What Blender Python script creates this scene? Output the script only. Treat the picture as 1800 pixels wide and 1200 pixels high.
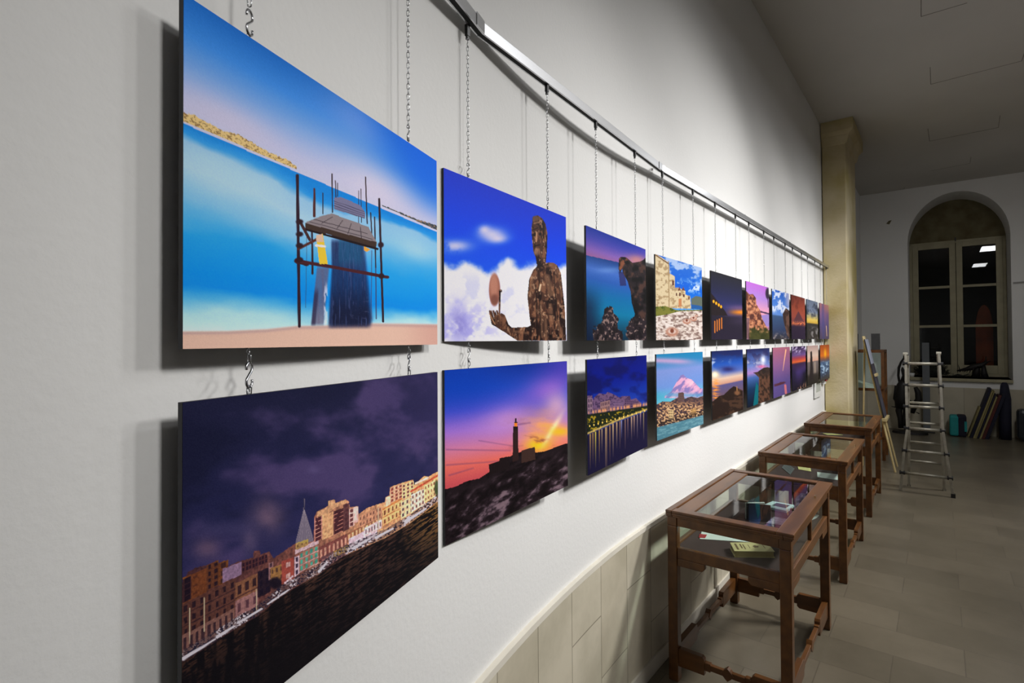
import bpy, bmesh, math, random
import numpy as np
from mathutils import Vector, Matrix
random.seed(7)
S = bpy.context.scene
for o in list(bpy.data.objects): bpy.data.objects.remove(o)
COL = S.collection
# ---------------------------------------------------------------- camera
F = 939.0; EYE = 1.764; TH = math.radians(.8); RO = math.radians(.35)
FW = np.array([0, math.cos(TH), math.sin(TH)]); RR = np.array([1., 0, 0]); UU = np.cross(RR, FW)
RX = RR*math.cos(RO)-UU*math.sin(RO); UX = UU*math.cos(RO)+RR*math.sin(RO)
cd = bpy.data.cameras.new('camera'); cam = bpy.data.objects.new('camera', cd); COL.objects.link(cam)
cd.sensor_width = 36; cd.lens = F/1800*36; cd.shift_y = -14/1800.; cd.clip_start = .02; cd.clip_end = 80
m = Matrix.Identity(4)
for i in range(3):
    m[i][0] = RX[i]; m[i][1] = UX[i]; m[i][2] = -FW[i]
m[2][3] = EYE
cam.matrix_world = m
S.camera = cam
# ---------------------------------------------------------------- frame of the long wall: a = metres out from the wall pictures' plane, b = metres along it
V2 = np.array([.804, 2.853]); UN = np.array([.624, .781]); UN /= np.linalg.norm(UN); NN = np.array([UN[1], -UN[0]])
ANG = math.atan2(UN[1], UN[0])
def P(a, b, z=0.):
    w = V2+a*NN+b*UN; return Vector((w[0], w[1], z))
def _ray(x, y): return FW+RX*(x-900)/F+UX*(586-y)/F
def on_b(x, y, b):                   # a, z of the photo point standing at distance b
    d = _ray(x, y); t = (b+V2@UN)/(d[:2]@UN); p = d*t; return (p[:2]-V2)@NN, p[2]+EYE
def on_z(x, y, z):                   # a, b of the photo point lying at height z
    d = _ray(x, y); p = d*(z-EYE)/d[2]; return (p[:2]-V2)@NN, (p[:2]-V2)@UN
CEIL = 4.68; BACK = 10.2; FLOORW = 7.5; FRONT = -5.5
# ---------------------------------------------------------------- light and exposure
w = bpy.data.worlds.new('night'); S.world = w; w.use_nodes = True
w.node_tree.nodes['Background'].inputs[0].default_value = (.06, .07, .1, 1)
w.node_tree.nodes['Background'].inputs[1].default_value = .02
S.view_settings.view_transform = 'Standard'; S.view_settings.look = 'None'
S.view_settings.exposure = 0.0; S.view_settings.gamma = 1; S.view_settings.use_curve_mapping = False
def area(name, loc, size, power, col=(1, .97, .92), target=None, spread=180, sy=None):
    l = bpy.data.lights.new(name, 'AREA'); l.size = size; l.energy = power; l.color = col; l.spread = math.radians(spread)
    if sy: l.shape = 'RECTANGLE'; l.size_y = sy
    o = bpy.data.objects.new(name, l); COL.objects.link(o); o.location = loc
    if target is not None:
        o.rotation_euler = (Vector(target)-Vector(loc)).to_track_quat('-Z', 'Y').to_euler()
    else: o.rotation_euler = (0, 0, ANG)
    return o
# LED luminaires of the hall, washing the picture wall; last two are fills added for pilaster and back wall
LIGHTS = [(3.2, 5.4, 3.9, .0, 4.1, 1.15, 20, 74), (3.2, 3.9, 3.9, .0, 2.5, 1.15, 19, 74), (3.2, 2.4, 3.9, .0, .7, 1.4, 30, 68), (3.2, .6, 3.9, .1, -.9, 1.7, 8.5, 50), (3.2, -2.0, 3.5, .35, -2.2, 1.75, 2.8, 42),
          (2.2, 2.2, 4.0, .1, 5.55, 1.5, 8, 46), (2.6, 6.4, 4.2, .8, 10.2, 1.9, 3.2, 100)]
for a, b, z, ta, tb, tz, pw, sp in LIGHTS:
    area('washer_and_fill', P(a, b, z), .45, pw, (1, .985, .965), P(ta, tb, tz), sp)
# square ceiling lamps hanging level; panes mirror two, the first is an added fill
for a, b, pw in ((4.2, -3.29, 7), (2.25, .94, 24), (2.25, 5.17, 36)): area('ceiling_lamp_and_fill', P(a, b, 4.2), 1.15, pw, (.98, .99, 1), sy=.34)
# ---------------------------------------------------------------- materials
def mat(name, col=(.8, .8, .8), rough=.6, metal=0, nscale=0, namt=.0, bump=0, bscale=60, spec=.5, stretch=None, col2=None, coat=0, detail=4):
    m = bpy.data.materials.new(name); m.use_nodes = True
    nt = m.node_tree; b = nt.nodes['Principled BSDF']
    b.inputs['Base Color'].default_value = (*col, 1); b.inputs['Roughness'].default_value = rough
    b.inputs['Metallic'].default_value = metal; b.inputs['Specular IOR Level'].default_value = spec
    if coat: b.inputs['Coat Weight'].default_value = coat; b.inputs['Coat Roughness'].default_value = .15
    tc = nt.nodes.new('ShaderNodeTexCoord'); mp = nt.nodes.new('ShaderNodeMapping')
    nt.links.new(tc.outputs['Object'], mp.inputs[0])
    if stretch: mp.inputs['Scale'].default_value = stretch
    if nscale or col2:
        n = nt.nodes.new('ShaderNodeTexNoise'); n.inputs['Scale'].default_value = nscale; n.inputs['Detail'].default_value = detail
        nt.links.new(mp.outputs[0], n.inputs[0])
        r = nt.nodes.new('ShaderNodeValToRGB')
        c2 = col2 or tuple(c*(1-namt) for c in col)
        r.color_ramp.elements[0].position = .35; r.color_ramp.elements[1].position = .65
        r.color_ramp.elements[0].color = (*c2, 1); r.color_ramp.elements[1].color = (*col, 1)
        nt.links.new(n.outputs[0], r.inputs[0]); nt.links.new(r.outputs[0], b.inputs['Base Color'])
    if bump:
        n = nt.nodes.new('ShaderNodeTexNoise'); n.inputs['Scale'].default_value = bscale; n.inputs['Detail'].default_value = 5
        nt.links.new(tc.outputs['Object'], n.inputs[0])
        bp = nt.nodes.new('ShaderNodeBump'); bp.inputs['Strength'].default_value = bump; bp.inputs['Distance'].default_value = .01
        nt.links.new(n.outputs[0], bp.inputs['Height']); nt.links.new(bp.outputs[0], b.inputs['Normal'])
    return m
def s2l(c):
    c = np.asarray(c, float)/255.; return np.where(c <= .04045, c/12.92, ((c+.055)/1.055)**2.4)
def rgb(r, g, b): return tuple(float(x) for x in s2l((r, g, b)))
def glass_mat(name, tint=(.93, .97, .95), ior=1.5):
    m = bpy.data.materials.new(name); m.use_nodes = True; nt = m.node_tree; nt.nodes.clear()
    o = nt.nodes.new('ShaderNodeOutputMaterial'); mx = nt.nodes.new('ShaderNodeMixShader'); t = nt.nodes.new('ShaderNodeBsdfTransparent')
    g = nt.nodes.new('ShaderNodeBsdfGlossy'); fr = nt.nodes.new('ShaderNodeFresnel'); fr.inputs[0].default_value = ior
    t.inputs[0].default_value = (*tint, 1); g.inputs['Roughness'].default_value = .01
    ge = nt.nodes.new('ShaderNodeNewGeometry'); mu = nt.nodes.new('ShaderNodeMath'); mu.operation = 'MULTIPLY'; iv = nt.nodes.new('ShaderNodeMath'); iv.operation = 'SUBTRACT'; iv.inputs[0].default_value = 1
    nt.links.new(ge.outputs['Backfacing'], iv.inputs[1]); nt.links.new(fr.outputs[0], mu.inputs[0]); nt.links.new(iv.outputs[0], mu.inputs[1]); nt.links.new(mu.outputs[0], mx.inputs[0]); nt.links.new(t.outputs[0], mx.inputs[1]); nt.links.new(g.outputs[0], mx.inputs[2])
    nt.links.new(mx.outputs[0], o.inputs[0]); return m
def brick_mat(name, c1, c2, mortar, bw, rh, ms, use_uv=False, rot=0, rough=.5, stain=.25, offset=.5, nsc=3, bump=.15, sq=1, spec=.4):
    m = mat(name, c1, rough, spec=spec); nt = m.node_tree; b = nt.nodes['Principled BSDF']
    tc = nt.nodes.new('ShaderNodeTexCoord'); mp = nt.nodes.new('ShaderNodeMapping'); mp.inputs['Rotation'].default_value = (0, 0, rot)
    nt.links.new(tc.outputs['UV' if use_uv else 'Object'], mp.inputs[0])
    br = nt.nodes.new('ShaderNodeTexBrick'); br.offset = offset; br.inputs['Scale'].default_value = 1
    br.inputs['Color1'].default_value = (*c1, 1); br.inputs['Color2'].default_value = (*c2, 1); br.inputs['Mortar'].default_value = (*mortar, 1)
    br.inputs['Mortar Size'].default_value = ms; br.inputs['Brick Width'].default_value = bw; br.inputs['Row Height'].default_value = rh
    br.inputs['Mortar Smooth'].default_value = .3; br.squash = sq
    nt.links.new(mp.outputs[0], br.inputs['Vector'])
    n = nt.nodes.new('ShaderNodeTexNoise'); n.inputs['Scale'].default_value = nsc; n.inputs['Detail'].default_value = 8; n.inputs['Roughness'].default_value = .65
    nt.links.new(mp.outputs[0], n.inputs[0])
    r = nt.nodes.new('ShaderNodeValToRGB'); r.color_ramp.elements[0].position = .35; r.color_ramp.elements[1].position = .62
    k = 1-stain; r.color_ramp.elements[0].color = (k, k, k*.97, 1); r.color_ramp.elements[1].color = (1, 1, 1, 1)
    nt.links.new(n.outputs[0], r.inputs[0])
    mx = nt.nodes.new('ShaderNodeMixRGB'); mx.blend_type = 'MULTIPLY'; mx.inputs[0].default_value = 1
    nt.links.new(br.outputs[0], mx.inputs[1]); nt.links.new(r.outputs[0], mx.inputs[2]); nt.links.new(mx.outputs[0], b.inputs['Base Color'])
    bp = nt.nodes.new('ShaderNodeBump'); bp.inputs['Strength'].default_value = bump; bp.inputs['Distance'].default_value = .003; bp.invert = True
    nt.links.new(br.outputs['Fac'], bp.inputs['Height']); nt.links.new(bp.outputs[0], b.inputs['Normal'])
    return m
M = {}
M['plaster'] = mat('white_plaster', (.80, .795, .78), .75, nscale=1.2, namt=.035, bump=.12, bscale=70, spec=.3)
M['ceil'] = mat('ceiling_plaster', (.62, .60, .56), .9, nscale=.8, namt=.06, spec=.1)
M['seam'] = mat('ceiling_seam', (.28, .26, .23), .9, nscale=6, namt=.2)
M['dado'] = brick_mat('limestone_slabs', rgb(212, 204, 184), rgb(200, 191, 170), rgb(150, 142, 125), .55, .29, .003, True, math.radians(90), .45, .22, nsc=2.6)
M['cap'] = mat('white_stone_ledge', rgb(226, 220, 206), .5, nscale=8, namt=.08)
M['floor'] = brick_mat('stone_floor', rgb(118, 109, 93), rgb(106, 98, 83), rgb(98, 90, 77), .62, .31, .003, False, math.radians(90), .3, .22, nsc=1.7, spec=.5)
M['stone'] = mat('sandstone', rgb(212, 198, 164), .85, nscale=1.7, col2=rgb(180, 164, 108), bump=.4, bscale=40, detail=6)
M['stonedk'] = mat('worn_stone', rgb(120, 112, 84), .9, nscale=4, col2=rgb(96, 86, 58), bump=.3, bscale=30)
M['wood'] = mat('varnished_wood', rgb(106, 66, 28), .36, nscale=3, col2=rgb(80, 47, 18), stretch=(1, 6, 6), coat=.08)
M['wooddk'] = mat('dark_wood', rgb(92, 50, 26), .4, nscale=9, col2=rgb(66, 34, 18), stretch=(1, 9, 9), coat=.2)
M['velvet'] = mat('brown_cloth', rgb(58, 36, 34), .95, nscale=40, namt=.2)
M['glass'] = glass_mat('case_glass')
M['pane'] = glass_mat('window_glass', (.75, .8, .78), 1.55)
M['slotshade'] = mat('rail_slot_shade', (.01, .01, .01), .8, nscale=20, namt=.1)  # black that stands in for the shade inside the rail's groove
M['sheet'] = mat('notice_paper', rgb(176, 178, 168), .8, nscale=10, namt=.08)
M['alu'] = mat('aluminium', (.72, .73, .75), .28, 1, nscale=30, namt=.1, stretch=(1, 20, 20))
M['aluold'] = mat('worn_aluminium', rgb(178, 174, 160), .45, .6, nscale=20, namt=.25)
M['steel'] = mat('zinc_steel', (.55, .56, .58), .25, 1, nscale=30, namt=.15)
M['black'] = mat('black_plastic', (.012, .012, .013), .4, nscale=20, namt=.2)
M['edge'] = mat('dark_board_edge', (.012, .012, .016), .5, nscale=20, namt=.2)
M['back'] = mat('grey_board_back', (.05, .05, .055), .7, nscale=20, namt=.2)
M['winframe'] = mat('cream_painted_wood', rgb(168, 160, 130), .55, nscale=6, namt=.15)
M['paper'] = mat('paper', rgb(214, 222, 214), .8, nscale=12, namt=.04)
M['paperyel'] = mat('yellowed_paper', rgb(206, 196, 128), .8, nscale=12, namt=.08)
M['ink'] = mat('ink', (.03, .03, .035), .7, nscale=12, namt=.1)
M['red'] = mat('red_plastic', rgb(170, 30, 40), .5, nscale=12, namt=.1)
M['blue'] = mat('blue_plastic', rgb(40, 44, 110), .5, nscale=12, namt=.1)
M['grey'] = mat('grey_board', rgb(92, 94, 96), .5, nscale=6, namt=.15)
M['beech'] = mat('pale_wood', rgb(206, 186, 136), .5, nscale=9, namt=.15, stretch=(1, 1, 8))
M['cyan'] = mat('turquoise_cloth', rgb(30, 150, 150), .7, nscale=9, namt=.15)
M['navy'] = mat('navy_cloth', rgb(22, 22, 44), .8, nscale=9, namt=.2)
M['bronze'] = mat('black_iron', rgb(30, 27, 25), .6, .3, nscale=9, namt=.3)
M['plant'] = mat('dry_dark_plant', rgb(34, 36, 26), .9, nscale=9, namt=.3)
M['canvas'] = mat('canvas_edge', rgb(150, 138, 90), .8, nscale=9, namt=.2)
M['redboard'] = mat('dark_red_board', rgb(82, 30, 24), .7, nscale=9, namt=.2)
M['orange'] = mat('orange_cloth', rgb(200, 84, 44), .8, nscale=3, namt=.4)
M['white'] = mat('white_plastic', (.75, .75, .73), .4, nscale=9, namt=.04)
M['brass'] = mat('brass', (.8, .66, .4), .2, 1, nscale=9, namt=.1)
# ---------------------------------------------------------------- mesh helpers
class MB:
    def __init__(s): s.bm = bmesh.new()
    def box(s, x0, x1, y0, y1, z0, z1, mi=0):
        v = [s.bm.verts.new((x, y, z)) for x in (x0, x1) for y in (y0, y1) for z in (z0, z1)]
        for q in ((0, 1, 3, 2), (4, 6, 7, 5), (0, 4, 5, 1), (2, 3, 7, 6), (0, 2, 6, 4), (1, 5, 7, 3)):
            f = s.bm.faces.new([v[i] for i in q]); f.material_index = mi
        return s
    def hexa(s, bot, top):
        v = [s.bm.verts.new(p) for p in bot]+[s.bm.verts.new(p) for p in top]; n = len(bot)
        s.bm.faces.new(v[:n][::-1]); s.bm.faces.new(v[n:])
        for i in range(n): s.bm.faces.new((v[i], v[(i+1) % n], v[n+(i+1) % n], v[n+i]))
        return s
    def prism(s, pts, d, depth):      # pts 3d polygon, extruded by vector d*depth
        d = Vector(d)*depth; return s.hexa([Vector(p) for p in pts], [Vector(p)+d for p in pts])
    def tube(s, path, rad, seg=8, closed=False):
        path = [Vector(p) for p in path]; n = len(path)
        if not hasattr(rad, '__len__'): rad = [rad]*n
        rings = []; prev = None
        for i, p in enumerate(path):
            if closed: t = path[(i+1) % n]-path[i-1]
            else: t = path[min(i+1, n-1)]-path[max(i-1, 0)]
            t.normalize()
            if prev is None:
                a = t.orthogonal().normalized()
            else:
                a = prev-t*prev.dot(t)
                a = a.normalized() if a.length > 1e-6 else t.orthogonal().normalized()
            prev = a; c = t.cross(a)
            rings.append([s.bm.verts.new(p+(a*math.cos(k*2*math.pi/seg)+c*math.sin(k*2*math.pi/seg))*rad[i]) for k in range(seg)])
        for i in range(n if closed else n-1):
            r0, r1 = rings[i], rings[(i+1) % n]
            for k in range(seg): s.bm.faces.new((r0[k], r0[(k+1) % seg], r1[(k+1) % seg], r1[k]))
        if not closed: s.bm.faces.new(rings[0][::-1]); s.bm.faces.new(rings[-1])
        return s
    def blob(s, c, r, sub=2, jit=0, scale=(1, 1, 1)):
        m = Matrix.Translation(c) @ Matrix.Diagonal((*[r*k for k in scale], 1))
        o = bmesh.ops.create_icosphere(s.bm, subdivisions=sub, radius=1, matrix=m)
        for v in o['verts']:
            if jit: v.co += Vector([random.uniform(-jit, jit) for _ in range(3)])
        return s
    def build(s, name, m, parent=None, smooth=False, bevel=0):
        me = bpy.data.meshes.new(name); bmesh.ops.recalc_face_normals(s.bm, faces=s.bm.faces); s.bm.to_mesh(me); s.bm.free()
        for x in (m if isinstance(m, list) else [m]): me.materials.append(x)
        if smooth: me.polygons.foreach_set('use_smooth', [True]*len(me.polygons))
        o = bpy.data.objects.new(name, me); COL.objects.link(o)
        if parent is not None: o.parent = parent
        if bevel:
            b = o.modifiers.new('bevel', 'BEVEL'); b.width = bevel; b.segments = 2; b.limit_method = 'ANGLE'
        return o
def tag(o, label, cat, group=None, kind=None):
    if label: o['label'] = label
    if cat: o['category'] = cat
    if group: o['group'] = group
    if kind: o['kind'] = kind
    return o
def thing(name, loc, label, cat, rz=None, group=None):
    o = bpy.data.objects.new(name, None); COL.objects.link(o); o.location = loc; o.rotation_euler = (0, 0, ANG if rz is None else rz); o.empty_display_size = .1
    return tag(o, label, cat, group)
def struct(o): o['kind'] = 'structure'; return o
def copy_tree(root):
    r = root.copy(); COL.objects.link(r)
    for c in list(root.children):
        k = c.copy(); COL.objects.link(k); k.parent = r
        for g in list(c.children):
            q = g.copy(); COL.objects.link(q); q.parent = k
    return r
def place_local(o):                  # a mesh written in the wall's own axes (x along the wall, y = -a)
    o.location = P(0, 0, 0); o.rotation_euler = (0, 0, ANG); return o
# ---------------------------------------------------------------- the setting
V1 = np.array([-.081, 1.519]); V0 = np.array([-.666, .027])
WALL_OFF = .068
# concave wall: straight from V2 on, an arc of radius 7.55 m towards and behind the viewer
R0 = 7.3; c0 = V2-NN*WALL_OFF+NN*R0
line = []
for k in range(0, 81):
    t = -k/80*1.12; d = -NN*math.cos(t)+UN*math.sin(t); line.append(tuple(c0+d*R0))
line = line[::-1]
for k in range(1, 13): q = V2-NN*WALL_OFF+UN*(BACK+.0)*k/12; line.append(tuple(q))
arc = [0]
for i in range(1, len(line)): arc.append(arc[-1]+math.dist(line[i], line[i-1]))
def strip(name, m, z0, z1, off, nz=1, cap=False, thick=.0):
    bm = bmesh.new(); uvl = bm.loops.layers.uv.new('UVMap'); rows = []
    pts = []
    for i, p in enumerate(line):
        a = np.array(line[max(i-1, 0)]); b = np.array(line[min(i+1, len(line)-1)]); t = (b-a)/np.linalg.norm(b-a); n = np.array([t[1], -t[0]])
        pts.append((np.array(p)+n*off, np.array(p)-n*thick))
    fr = [[bm.verts.new((q[0][0], q[0][1], z)) for z in (z0, z1)] for q in pts]
    bk = [[bm.verts.new((q[1][0], q[1][1], z)) for z in (z0, z1)] for q in pts]
    for i in range(len(pts)-1):
        for quad, uv in (((fr[i][0], fr[i+1][0], fr[i+1][1], fr[i][1]), ((i, z0), (i+1, z0), (i+1, z1), (i, z1))),
                         ((fr[i][1], fr[i+1][1], bk[i+1][1], bk[i][1]), ((i, z1), (i+1, z1), (i+1, z1+off), (i, z1+off))),
                         ((bk[i][0], bk[i+1][0], fr[i+1][0], fr[i][0]), ((i, z0), (i+1, z0), (i+1, z0), (i, z0))),
                         ((bk[i][1], bk[i+1][1], bk[i+1][0], bk[i][0]), ((i, z0), (i+1, z0), (i+1, z0), (i, z0)))):
            f = bm.faces.new(quad)
            for l, (k, v) in zip(f.loops, uv): l[uvl].uv = (arc[k], v)
            f.smooth = True
    for e in (0, -1): bm.faces.new((fr[e][0], fr[e][1], bk[e][1], bk[e][0]))
    bmesh.ops.recalc_face_normals(bm, faces=bm.faces)
    for e in bm.edges:
        if len(e.link_faces) == 2 and e.calc_face_angle(0) > .6: e.smooth = False
    me = bpy.data.meshes.new(name); bm.to_mesh(me); bm.free(); me.materials.append(m)
    o = bpy.data.objects.new(name, me); COL.objects.link(o); return struct(o)
strip('wall_left', M['plaster'], 0, CEIL, 0, thick=.2)
strip('trim_1', M['dado'], 0, .775, .012)
strip('trim_2', M['cap'], .775, .797, .02)
strip('baseboard_left', M['cap'], 0, .085, .022)
# floor, ceiling and the other walls in wall axes
def local(name, mb, m, **k): return struct(place_local(mb.build(name, m, **k)))
local('floor', MB().box(-6.8, BACK, -FLOORW, .28, -.1, 0), M['floor'])
local('ceiling', MB().box(-6.8, BACK, -FLOORW, .28, CEIL, CEIL+.1), M['ceil'])
local('wall_right', MB().box(-6.8, BACK, -FLOORW-.15, -FLOORW, 0, CEIL), M['plaster'])
local('wall_front', MB().box(-6.95, -6.8, -FLOORW, -4.0, 0, CEIL), M['plaster'])
# back wall with an arched niche
NA0, NA1 = .70, 2.17; NZ0 = 1.02; NSP = 3.62; NR = (NA1-NA0)/2; NTOP = 4.50
def arch_pts(a0, a1, z0, zs, zt, n=24):
    c = (a0+a1)/2; r = (a1-a0)/2
    return [(a0, z0)]+[(c-r*math.cos(math.pi*k/n), zs+(zt-zs)*math.sin(math.pi*k/n)) for k in range(n+1)]+[(a1, z0)]
def back_wall():
    bm = bmesh.new(); ap = arch_pts(NA0, NA1, NZ0, NSP, NTOP)
    x0 = BACK; x1 = BACK+.9
    def v(a, z, x): return bm.verts.new((x, -a, z))
    ins = [v(a, z, x0) for a, z in ap]; inb = [v(a, z, x1) for a, z in ap]
    n = len(ap)
    for i in range(n-1): bm.faces.new((ins[i], ins[i+1], inb[i+1], inb[i]))
    bm.faces.new((ins[0], ins[-1], inb[-1], inb[0]))
    # surrounding face, fanned out to the rectangle
    A0, A1 = -.3, FLOORW
    outr = []
    for a, z in ap[1:-1]:
        outr.append(v(a, CEIL, x0))
    for i in range(len(outr)-1): bm.faces.new((ins[i+1], outr[i], outr[i+1], ins[i+2]))
    tl, tr, bl, br = v(A0, CEIL, x0), v(A1, CEIL, x0), v(A0, 0, x0), v(A1, 0, x0)
    ml, mr = v(A0, NZ0, x0), v(A1, NZ0, x0); b0, b1 = v(NA0, 0, x0), v(NA1, 0, x0)
    bm.faces.new((tl, outr[0], ins[1], ins[0], ml)); bm.faces.new((outr[-1], tr, mr, ins[-1], ins[-2]))
    bm.faces.new((ml, ins[0], b0, bl)); bm.faces.new((ins[-1], mr, br, b1)); bm.faces.new((ins[0], ins[-1], b1, b0))
    bmesh.ops.recalc_face_normals(bm, faces=bm.faces)
    me = bpy.data.meshes.new('wall_back'); bm.to_mesh(me); bm.free(); me.materials.append(M['plaster'])
    o = bpy.data.objects.new('wall_back', me); COL.objects.link(o); struct(place_local(o))
back_wall()
local('trim_3', MB().box(BACK-.012, BACK, -NA0+0, .3, 0, .85).box(BACK-.012, BACK, -NA1, -NA0, 0, .85).box(BACK-.012, BACK, -FLOORW, -NA1, 0, .85),
      brick_mat('back_wall_slabs', rgb(196, 188, 168), rgb(186, 177, 156), rgb(150, 142, 124), .6, .3, .004, False, 0, .5, .15, nsc=2))
local('trim_4', MB().box(BACK-.06, BACK+.88, -NA1-.0, -NA0+.0, NZ0-.055, NZ0), M['winframe'], bevel=.006)
# pilaster with capital
PB = 5.56; PE = 6.62
local('trim_5', MB().box(PB, PE, -.215, .06, 0, CEIL-.30), M['stone'], bevel=.012)
def capital():
    m = MB(); x0, x1 = PB, PE
    def ring(o, z): return [(x0-o, .06, z), (x1+o, .06, z), (x1+o, -.215-o*1.6, z), (x0-o, -.215-o*1.6, z)]
    zs = [(0.0, CEIL-.32), (.015, CEIL-.30), (.03, CEIL-.2), (.06, CEIL-.15), (.06, CEIL-.0)]
    for (o0, z0), (o1, z1) in zip(zs, zs[1:]):
        m.hexa(ring(o0, z0), ring(o1, z1))
    return m
local('trim_6', capital(), M['stone'], bevel=.004)
# ceiling seams of the plaster boards
ci = 7
for segs in ([(1619, -5, 1619, 29), (1619, 29, 1700, 5)], [(1635, 118, 1636, 148), (1636, 148, 1796, 107), (1796, 107, 1801, 92)],
             [(1631, 226, 1634, 248), (1634, 248, 1755, 224), (1755, 224, 1758, 203)], [(1636, 300, 1705, 287), (1705, 287, 1707, 276)],
             [(1537, 341, 1589, 332), (1589, 332, 1590, 329)]):
    m_ = MB()
    for x0, y0, x1, y1 in segs:
        a0, b0 = on_z(x0, y0, CEIL); a1, b1 = on_z(x1, y1, CEIL)
        if max(b0, b1) > BACK: b0 = min(b0, BACK-.02); b1 = min(b1, BACK-.02)
        m_.tube([(b0, -a0, CEIL), (b1, -a1, CEIL)], .0035, 5)
    local('trim_%d' % ci, m_, M['seam']); ci += 1
# ---------------------------------------------------------------- the prints: each picture is painted on its own board, colour per point of a fine grid
ART_GAIN = 0.95
def _lat(seed, n=256): return np.random.RandomState(seed).rand(n, n)
_L = {}
def vnoise(x, y, seed=0):
    if seed not in _L: _L[seed] = _lat(seed)
    g = _L[seed]; xi = np.floor(x).astype(int); yi = np.floor(y).astype(int); fx = x-xi; fy = y-yi
    fx = fx*fx*(3-2*fx); fy = fy*fy*(3-2*fy); n = 256
    a = g[xi % n, yi % n]; b = g[(xi+1) % n, yi % n]; c = g[xi % n, (yi+1) % n]; d = g[(xi+1) % n, (yi+1) % n]
    return (a*(1-fx)+b*fx)*(1-fy)+(c*(1-fx)+d*fx)*fy
def fbm(x, y, seed=0, o=4):
    t = 0; k = .5; s = 0
    for i in range(o): t = t+vnoise(x*2**i+7.3*i, y*2**i+3.1*i, seed+i)*k; s += k; k *= .55
    return t/s
def homog(q):
    # unit square (u right, v down) -> quad TL TR BR BL
    (x0, y0), (x1, y1), (x2, y2), (x3, y3) = q
    dx1, dx2, dx3 = x1-x2, x3-x2, x0-x1+x2-x3; dy1, dy2, dy3 = y1-y2, y3-y2, y0-y1+y2-y3
    den = dx1*dy2-dx2*dy1; g = (dx3*dy2-dx2*dy3)/den; h = (dx1*dy3-dx3*dy1)/den
    return np.array([[x1-x0+g*x1, x3-x0+h*x3, x0], [y1-y0+g*y1, y3-y0+h*y3, y0], [g, h, 1]])
def hmap(H, u, v):
    w = H[2, 0]*u+H[2, 1]*v+H[2, 2]; return (H[0, 0]*u+H[0, 1]*v+H[0, 2])/w, (H[1, 0]*u+H[1, 1]*v+H[1, 2])/w
def sst(a, b, x):
    t = np.clip((x-a)/(b-a), 0, 1); return t*t*(3-2*t)
class Art:
    def __init__(s, quad, nu, nv):
        v, u = np.mgrid[0:nv, 0:nu]; s.nu, s.nv = nu, nv
        s.u = (u/(nu-1.)).ravel(); s.v = (v/(nv-1.)).ravel(); s.x, s.y = hmap(homog(quad), s.u, s.v)
        s.c = np.zeros((nu*nv, 3))
    def grad(s, t, stops, mask=None):
        ps = [p for p, _ in stops]; col = np.stack([np.interp(t, ps, [c[k] for _, c in stops]) for k in range(3)], 1)
        s.mix(col, 1. if mask is None else mask)
    def mix(s, col, m):
        m = np.asarray(m, float); m = m[:, None] if m.ndim else m
        s.c = s.c*(1-m)+np.asarray(col, float)*m
    def pm(s, pts):
        x, y = s.x, s.y; ins = np.zeros(len(x), bool); n = len(pts)
        xs = [p[0] for p in pts]; ys = [p[1] for p in pts]
        bb = (x >= min(xs)) & (x <= max(xs)) & (y >= min(ys)) & (y <= max(ys)); X = x[bb]; Y = y[bb]; r = np.zeros(len(X), bool)
        for i in range(n):
            x0, y0 = pts[i]; x1, y1 = pts[(i+1) % n]
            if y0 == y1: continue
            r ^= ((y0 > Y) != (y1 > Y)) & (X < (x1-x0)*(Y-y0)/(y1-y0)+x0)
        ins[bb] = r; return ins.astype(float)
    def poly(s, pts, col, m=1.): s.mix(col, s.pm(pts)*m)
    def line(s, p, q, w, col, w2=None, a=1., soft=.6, fade=0.):
        w2 = w if w2 is None else w2
        dx, dy = q[0]-p[0], q[1]-p[1]; L = dx*dx+dy*dy+1e-9; t = np.clip(((s.x-p[0])*dx+(s.y-p[1])*dy)/L, 0, 1)
        d = np.hypot(s.x-p[0]-t*dx, s.y-p[1]-t*dy); ww = (w+(w2-w)*t)/2
        s.mix(col, a*(1-sst(ww-soft/2, ww+soft/2, d))*(1-fade*t))
    def ell(s, cx, cy, rx, ry, col, soft=.3, rot=0, a=1.):
        c, n = math.cos(rot), math.sin(rot); X = (s.x-cx)*c+(s.y-cy)*n; Y = -(s.x-cx)*n+(s.y-cy)*c
        d = np.hypot(X/rx, Y/ry); s.mix(col, a*(1-sst(1-soft, 1+soft, d)))
    def add(s, k, m=1.): s.c = np.clip(s.c+np.asarray(k)*(m[:, None] if hasattr(m, 'ndim') and m.ndim else m), 0, 255)
    def mul(s, k):
        s.c = np.clip(s.c*(k[:, None] if hasattr(k, 'ndim') and k.ndim == 1 else k), 0, 255)
    def below(s, pts):                # mask under a skyline (x, y)
        xs = [p[0] for p in pts]; ys = [p[1] for p in pts]; return (s.y > np.interp(s.x, xs, ys)).astype(float)
    def facade(s, q, col, nr, nc, win, fr=.5, side=None, edge=None):
        m = s.pm(q) > 0
        if not m.any(): return
        H = np.linalg.inv(homog(q)); u, v = hmap(H, s.x, s.y)
        cc = np.tile(np.asarray(col, float), (len(u), 1))
        fu = (u*nc) % 1; fv = (v*nr) % 1
        w = (abs(fu-.5) < fr/2) & (abs(fv-.5) < fr*.62) & (vnoise(np.floor(u*nc)+.5+9*nr, np.floor(v*nr)+.5, 5) > .22)
        cc[w] = win
        if edge is not None: cc[(fv > .9)] = edge
        s.mix(cc, m.astype(float))
SNOW = (240, 240, 250)
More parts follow.
